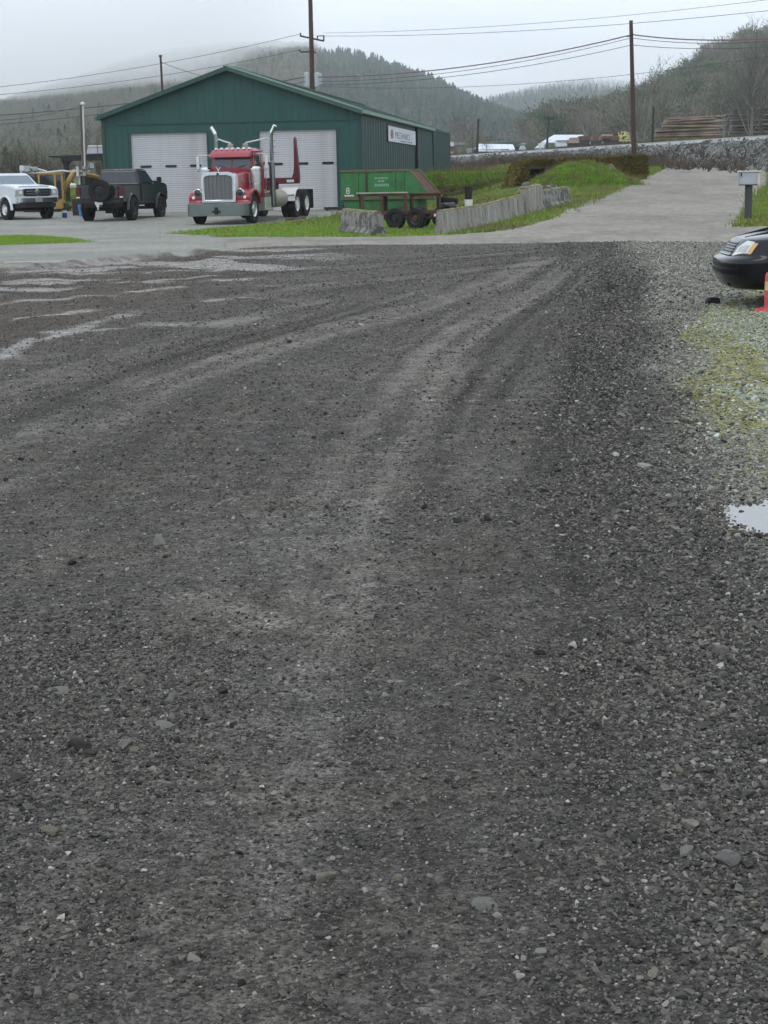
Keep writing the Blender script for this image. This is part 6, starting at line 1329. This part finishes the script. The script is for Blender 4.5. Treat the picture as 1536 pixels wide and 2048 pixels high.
# unit-height trees
for key, args, kw in (('tallA', (1, 1, .55), dict(levels=4, n1=12, up=.8, fine=.0016, start=.30)), ('tallB', (2, 1, .6), dict(levels=4, n1=11, up=.7, fine=.0016, start=.25)),
                      ('round', (3, 1, .95), dict(levels=4, n1=10, up=.45, fine=.0018, start=.2)), ('bush', (4, 1, .9), dict(levels=3, n1=9, up=.5, stems=8, fine=.0030, start=.12)), ('bush2', (5, 1, .8), dict(levels=3, n1=8, up=.7, stems=10, fine=.0028, start=.1))):
    tree_meshes(key, *args, **kw)
GT = 'bare winter trees around the valley floor'
TL_ = [('tallB', 1283, 300, 190, 9.6, 'tall bare tree against the sky right of the brown road pole', 'bark_pale', 'twig_grey'),
 ('tallA', 1271, 300, 200, 8.4, 'slimmer bare tree partly behind the brown road pole', 'bark_pale', 'twig_grey'),
 ('tallA', 1166, 292, 300, 9.6, 'tall bare tree rising out of the lumber yard', 'bark_pale', 'twig_grey'),
 ('tallB', 1155, 290, 320, 6.5, 'short bare tree left of the tall one in the lumber yard', 'bark', 'twig_grey'),
 ('round', 944, 312, 230, 6.6, 'reddish bare tree right of the shed corner', 'bark', 'twig_red'),
 ('tallA', 926, 312, 236, 6.9, 'pale trunked bare tree close to the shed corner', 'bark_pale', 'twig_red'),
 ('round', 975, 310, 240, 4.6, 'small grey bare tree in front of the pale mill roof', 'bark', 'twig_grey'),
 ('tallB', 1449, 290, 178, 7.6, 'pale bare tree standing between the two log stacks', 'bark_pale', 'twig_grey'),
 ('tallA', 1482, 288, 182, 10.4, 'bare tree in front of the left end of the grey log stack', 'bark', 'twig_grey'),
 ('tallB', 1512, 287, 178, 12.0, 'tallest bare tree in front of the grey log stack at the right edge', 'bark_pale', 'twig_grey'),
 ('tallA', 1540, 286, 175, 11.4, 'bare tree cut off by the right edge beside the grey log stack', 'bark', 'twig_grey'),
 ('round', 1420, 262, 240, 6.4, 'spreading bare tree above the right end of the reddish log stack', 'bark', 'twig_olive'),
 ('round', 1375, 258, 250, 5.6, 'low spreading bare tree behind the middle of the reddish log stack', 'bark', 'twig_grey'),
 ('tallB', 1335, 270, 245, 7.0, 'bare tree behind the left end of the reddish log stack', 'bark', 'twig_olive'),
 ('round', 180, 345, 125, 4.9, 'olive grey bare tree behind the meter pole', 'bark', 'twig_olive'),
 ('tallB', 196, 345, 132, 4.2, 'thin bare tree touching the left wall of the shed', 'bark', 'twig_olive'),
 ('bush', 20, 362, 112, 3.3, 'large brown thicket tree at the left edge above the silver pickup', 'bark', 'twig_olive'),
 ('bush2', 62, 362, 116, 3.0, 'brown leafless thicket tree between the left edge and the pole shed', 'bark', 'twig_brown'),
 ('bush', 100, 362, 120, 2.6, 'low brown thicket tree left of the pole shed', 'bark', 'twig_brown'),
 ('bush2', -30, 362, 110, 3.6, 'brown thicket tree just beyond the left edge', 'bark', 'twig_olive'),
 ('bush', 140, 352, 128, 2.2, 'low brown thicket behind the pole shed roof', 'bark', 'twig_red'),
 ('bush', 190, 350, 128, 2.0, 'low reddish thicket in the gap beside the shed wall', 'bark', 'twig_red')]
for k, (key, u, v, Y, h, lb, bm_, tm) in enumerate(TL_): tree(key, u, v, Y, h, lb, GT, bm_, tm, rz=k*1.3)
# ---- hillside woods
def conifer_mesh(seed):
    r = random.Random(seed); V = []; F = []
    mb = MB().tube([(0, 0, -.05), (0, 0, .5)], [.022, .012], 5)
    T_ = 8
    for k in range(T_):
        z = .10+.90*k/T_; rad = .20*(1-k/T_)**.85+.012; n = 9; o = len(mb.v); h = .17*(1-.4*k/T_)
        mb.v.append((0, 0, min(1.0, z+h)))
        for j in range(n):
            a = 2*math.pi*(j+r.random()*.5)/n; q = rad*r.uniform(.55, 1.15); mb.v.append((q*math.cos(a), q*math.sin(a), z-r.uniform(.0, .05)))
        for j in range(n):
            mb.f.append((o, o+1+j, o+1+(j+1) % n))
    return mb.mesh('conifer', 0)
def oak_mesh(seed, dense=620, wide=.42, low=.25):
    r = np.random.default_rng(seed); segs = [((0, 0, -.05), (r.normal(0, .03), r.normal(0, .03), .42), .028, .018)]
    tip = np.array(segs[0][1])
    lobes = [np.array([r.normal(0, wide*.45), r.normal(0, wide*.45), r.uniform(low+.25, .85)]) for _ in range(8)]
    for c in lobes: segs.append((tuple(tip*.8), tuple(c), .014, .006))
    for _ in range(dense):
        c = lobes[r.integers(0, 8)]; p = c+r.normal(0, .085, 3)*np.array([1.2, 1.2, .9]); d = p-np.array([0, 0, .35]); d = d/np.linalg.norm(d)+r.normal(0, .5, 3); L_ = r.uniform(.035, .085); segs.append((tuple(p), tuple(p+d*L_*.7), r.uniform(.006, .013), .003))
    return arr_mesh('bare_oak', *seg_tris(segs), smooth=False)
M['conifer'] = rmat('conifer', [(0, (.010, .030, .024)), (.5, (.020, .048, .035)), (.85, (.034, .062, .042)), (1, (.06, .078, .05))], .9, .3, 5)
M['oak'] = rmat('oak', [(0, (.085, .078, .064)), (.3, (.17, .155, .125)), (.5, (.15, .15, .095)), (.68, (.09, .115, .08)), (.80, (.03, .06, .034)), (.92, (.05, .085, .05)), (1, (.26, .24, .21))], .9, .25, 3)
cprot = [proto('conifer_kind', conifer_mesh(s), 'conifer') for s in range(5)]; oprot = [proto('oak_kind', oak_mesh(s), 'oak') for s in range(5)]
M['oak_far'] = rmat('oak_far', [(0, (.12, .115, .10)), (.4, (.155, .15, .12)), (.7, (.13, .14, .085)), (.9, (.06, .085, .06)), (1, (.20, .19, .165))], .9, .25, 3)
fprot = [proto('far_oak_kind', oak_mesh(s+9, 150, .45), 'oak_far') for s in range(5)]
defm('hill_soil', (.10, .10, .06), 1.0, var=.3, scale=.02, col2=(.085, .075, .055), c2s=.01); defm('hill_dark', (.035, .05, .03), 1.0, var=.3, scale=.02)
def hill(name, ridge, foot, m, nu=90, nv=26, sink=0.0, bulge=.06, seed=1):
    """ridge and foot: lists of (u, v, Y); a slope between them, then down behind the ridge"""
    def line(L_): 
        P = np.array([tuple(at(*q)) for q in L_]); t = np.linspace(0, 1, len(P)); tt = np.linspace(0, 1, nu)
        Q = np.stack([np.interp(tt, t, P[:, k]) for k in range(3)], -1); ker = np.ones(7)/7
        return np.stack([np.convolve(np.pad(Q[:, k], 3, mode='edge'), ker, 'valid') for k in range(3)], -1)
    A, B = line(ridge), line(foot); A[:, 2] -= sink; B[:, 2] = np.minimum(B[:, 2], G(B[:, 0], B[:, 1])-.5)
    k = np.linspace(0, 1, nv)[None, :, None]; P = B[:, None]*(1-k)+A[:, None]*k; kk = k[..., 0]
    span = np.linalg.norm(A-B, axis=1)[:, None]
    P[..., 2] += (A[:, 2]-B[:, 2])[:, None]*bulge*np.sin(np.pi*kk)+span*.018*(fbm(P[..., 0]/span.mean()*5+seed, P[..., 1]/span.mean()*4, seed, 3)-.5)*np.sin(np.pi*kk)
    back = A+np.array([0, 1, 0])*span*.6; back[:, 2] -= (A[:, 2]-B[:, 2])*.7
    P2 = np.concatenate([P, back[:, None]], 1)
    o = link(name, arr_mesh(name, P2.reshape(-1, 3), grid_faces(nu, nv+1)), m); o['kind'] = 'structure'; return P
def on_hill(P, n, bias=1.0, vis=None):
    nu, nv = P.shape[:2]; a = rng.uniform(0, nu-1.001, n); b = rng.uniform(0, 1, n)**bias*(nv-1.001); i, j = a.astype(int), b.astype(int); fa, fb = (a-i)[:, None], (b-j)[:, None]
    return P[i, j]*(1-fa)*(1-fb)+P[i+1, j]*fa*(1-fb)+P[i, j+1]*(1-fa)*fb+P[i+1, j+1]*fa*fb, b/(nv-1)
def wood(name, pts, h0, h1, protos, wide=(.9, 1.25)):
    n = len(pts); h = rng.uniform(h0, h1, n); w = h*rng.uniform(*wide, n)
    return scatter(name, pts-np.array([0, 0, .3]), np.stack([np.zeros(n), np.zeros(n), rng.uniform(0, 6.28, n)], -1), np.stack([w, w, h], -1), rng.integers(0, len(protos), n), protos)
# right hill, bare oaks with some evergreen
PR_ = hill('hill', [(1085, 284, 560), (1130, 280, 570), (1180, 268, 590), (1250, 246, 600), (1330, 205, 620), (1385, 172, 630), (1425, 142, 640), (1480, 112, 650), (1540, 96, 660), (1700, 60, 680), (2000, 20, 700)],
           [(1085, 300, 330), (1250, 300, 330), (1400, 300, 320), (1700, 300, 320), (2100, 300, 320)], 'hill_soil', sink=2, seed=3)
pt, hb = on_hill(PR_, 1000, .8); wood('oak_woodland', pt, 7, 13.5, oprot, (.75, 1.05))
# middle hill, firs
PM_ = hill('hill', [(250, 200, 1950), (400, 165, 1950), (500, 140, 1950), (560, 128, 1930), (620, 116, 1900), (680, 118, 1880), (740, 132, 1850), (800, 155, 1800), (860, 174, 1750), (920, 206, 1680), (980, 234, 1600), (1040, 258, 1500), (1090, 276, 1420), (1130, 292, 1350)],
           [(250, 330, 900), (620, 320, 850), (900, 310, 800), (1040, 306, 780), (1130, 303, 760)], 'hill_dark', nu=120, seed=5)
pt, hb = on_hill(PM_, 7000, .75); c_ = fbm(pt[:, 0]/60, pt[:, 1]/110, 151, 4); pt, hb, c_ = pt[c_ > .34], hb[c_ > .34], c_[c_ > .34]; k = rng.uniform(0, 1, len(pt)) < .95-.5*(c_ < .42)-.75*(hb < .22)*(pt[:, 0] > 40)
wood('fir_forest', pt[k], 6, 17, cprot, (1.0, 1.7)); wood('oak_woodland', pt[~k], 6, 10, fprot)
# left hill, grey leafless woods
PL_ = hill('hill', [(-500, 290, 1300), (-200, 250, 1500), (0, 214, 1700), (80, 190, 1800), (180, 155, 1900), (250, 128, 1950), (330, 110, 2000), (420, 98, 2050), (520, 92, 2050), (640, 96, 2050)],
           [(-500, 345, 420), (0, 345, 450), (200, 345, 480), (420, 345, 520), (640, 345, 560)], 'hill_soil', nu=120, nv=34, seed=7, bulge=.0)
PLf = hill('hill', [(-300, 300, 900), (0, 296, 950), (90, 284, 1000), (170, 268, 1050), (230, 256, 1100), (320, 245, 1150), (420, 240, 1200)],
           [(-300, 350, 300), (0, 350, 320), (150, 350, 330), (300, 350, 340), (420, 350, 350)], 'hill_soil', seed=9)
pt, hb = on_hill(PL_, 9000, .7); u_ = 768+FPX*pt[:, 0]/pt[:, 1]; k = u_ < 660; pt = pt[k]; k = rng.uniform(0, 1, len(pt)) < .10
wood('oak_woodland', pt[~k], 5, 9, fprot, (.9, 1.3)); wood('fir_forest', pt[k], 5, 9, cprot, (1.1, 1.5))
pt, hb = on_hill(PLf, 3800, .8); u_ = 768+FPX*pt[:, 0]/pt[:, 1]; pt = pt[u_ < 470]; k = rng.uniform(0, 1, len(pt)) < .06
wood('oak_woodland', pt[~k], 5, 8, fprot, (.9, 1.3)); wood('fir_forest', pt[k], 6, 9, cprot, (1.1, 1.5))
# far hill in the gap
PF_ = hill('hill', [(880, 235, 2700), (1000, 214, 2800), (1060, 200, 2850), (1120, 186, 2900), (1180, 180, 2950), (1260, 182, 3000), (1400, 190, 3000)],
           [(880, 318, 1500), (1000, 315, 1500), (1120, 312, 1500), (1260, 310, 1500), (1400, 308, 1500)], 'hill_dark', seed=11)
pt, hb = on_hill(PF_, 2600, .7); wood('fir_forest', pt, 14, 24, cprot, (1.1, 1.5))
# valley floor trees in front of the middle hill
n = 420; Y = rng.uniform(330, 620, n); u_ = rng.uniform(880, 1150, n); x_ = (u_-768)/FPX*Y; wood('oak_woodland', np.stack([x_, Y, G(x_, Y)], -1), 4.5, 9, fprot, (.8, 1.1))
# ridge firs that stand out one by one
for k, (u, v, h, s_) in enumerate([(598, 108, 17, 1), (612, 102, 20, 1), (645, 100, 20, 1), (657, 104, 15, 1), (672, 97, 19, 1), (683, 103, 14, 1), (700, 98, 17, 1), (709, 97, 19, 1), (721, 107, 15, 1), (736, 112, 14, 1), (752, 119, 13, 1), (770, 127, 14, 1), (822, 146, 15, 1), (845, 155, 14, 1)]):
    i = 0; Y = float(np.interp(u, [560, 620, 740, 860], [1925, 1895, 1845, 1745])); p = at(u, v, Y)
    o = link('fir_tree', cprot[k % 5].data, 'conifer', loc=(p.x, p.y, p.z-h), rot=(0, 0, k)); o.scale = (h*1.05, h*1.05, h)
    tag(o, ('shorter fir on the misty ridge just left of the tall pole', 'taller fir on the misty ridge just left of the tall pole')[k] if k < 2 else ORD[k-2]+' fir along the misty ridge right of the tall pole' if k < 11 else ('leftmost', 'middle', 'rightmost')[k-11]+' fir poking above the clear right shoulder of the middle hill', 'tree', 'firs along the ridge')

# ================================================================== HAZE AND LOW CLOUD
def volume(name, dens, col=(1, 1, 1), aniso=0.0):
    m = bpy.data.materials.new(name); m.use_nodes = True; n = m.node_tree.nodes; n.clear(); o = n.new('ShaderNodeOutputMaterial'); v = n.new('ShaderNodeVolumePrincipled')
    v.inputs['Color'].default_value = (*col, 1); v.inputs['Density'].default_value = dens; v.inputs['Anisotropy'].default_value = aniso; m.node_tree.links.new(v.outputs[0], o.inputs['Volume']); return m
M['haze'] = volume('haze', .00020, (.97, .985, 1.0), .5); M['cloud'] = volume('cloud', .0026, (1, 1, 1), .55)
tag(link('haze', MB().b(-2600, 2600, -40, 4600, -1.5, 232).mesh('haze', 0), 'haze'), kind='stuff')
nx, ny = 70, 60; X, Y = np.meshgrid(np.linspace(-2400, 2400, nx), np.linspace(820, 4400, ny)); X = X.ravel(); Y = Y.ravel()
base = 56+26*(fbm(X/260, Y/420, 131, 4)-.5)+76*sm(-.105, -.030, X/Y)*(1-sm(2300, 2700, Y))-8*sm(2300, 2700, Y)
lo = np.stack([X, Y, base], -1); hi = np.stack([X, Y, 170+24*(fbm(X/300, Y/300, 141, 3)-.5)+np.maximum(0, 0*X)], -1); f = grid_faces(ny, nx); N = nx*ny
i = np.arange(nx-1); j = np.arange(ny-1)
e = [np.stack([i, i+1, N+i+1, N+i], -1), np.stack([(ny-1)*nx+i+1, (ny-1)*nx+i, N+(ny-1)*nx+i, N+(ny-1)*nx+i+1], -1), np.stack([(j+1)*nx, j*nx, N+j*nx, N+(j+1)*nx], -1), np.stack([j*nx+nx-1, (j+1)*nx+nx-1, N+(j+1)*nx+nx-1, N+j*nx+nx-1], -1)]
tag(link('low_cloud', arr_mesh('low_cloud', np.concatenate([lo, hi]), np.concatenate([f[:, ::-1], f+N]+e), smooth=True), 'cloud'), kind='stuff')
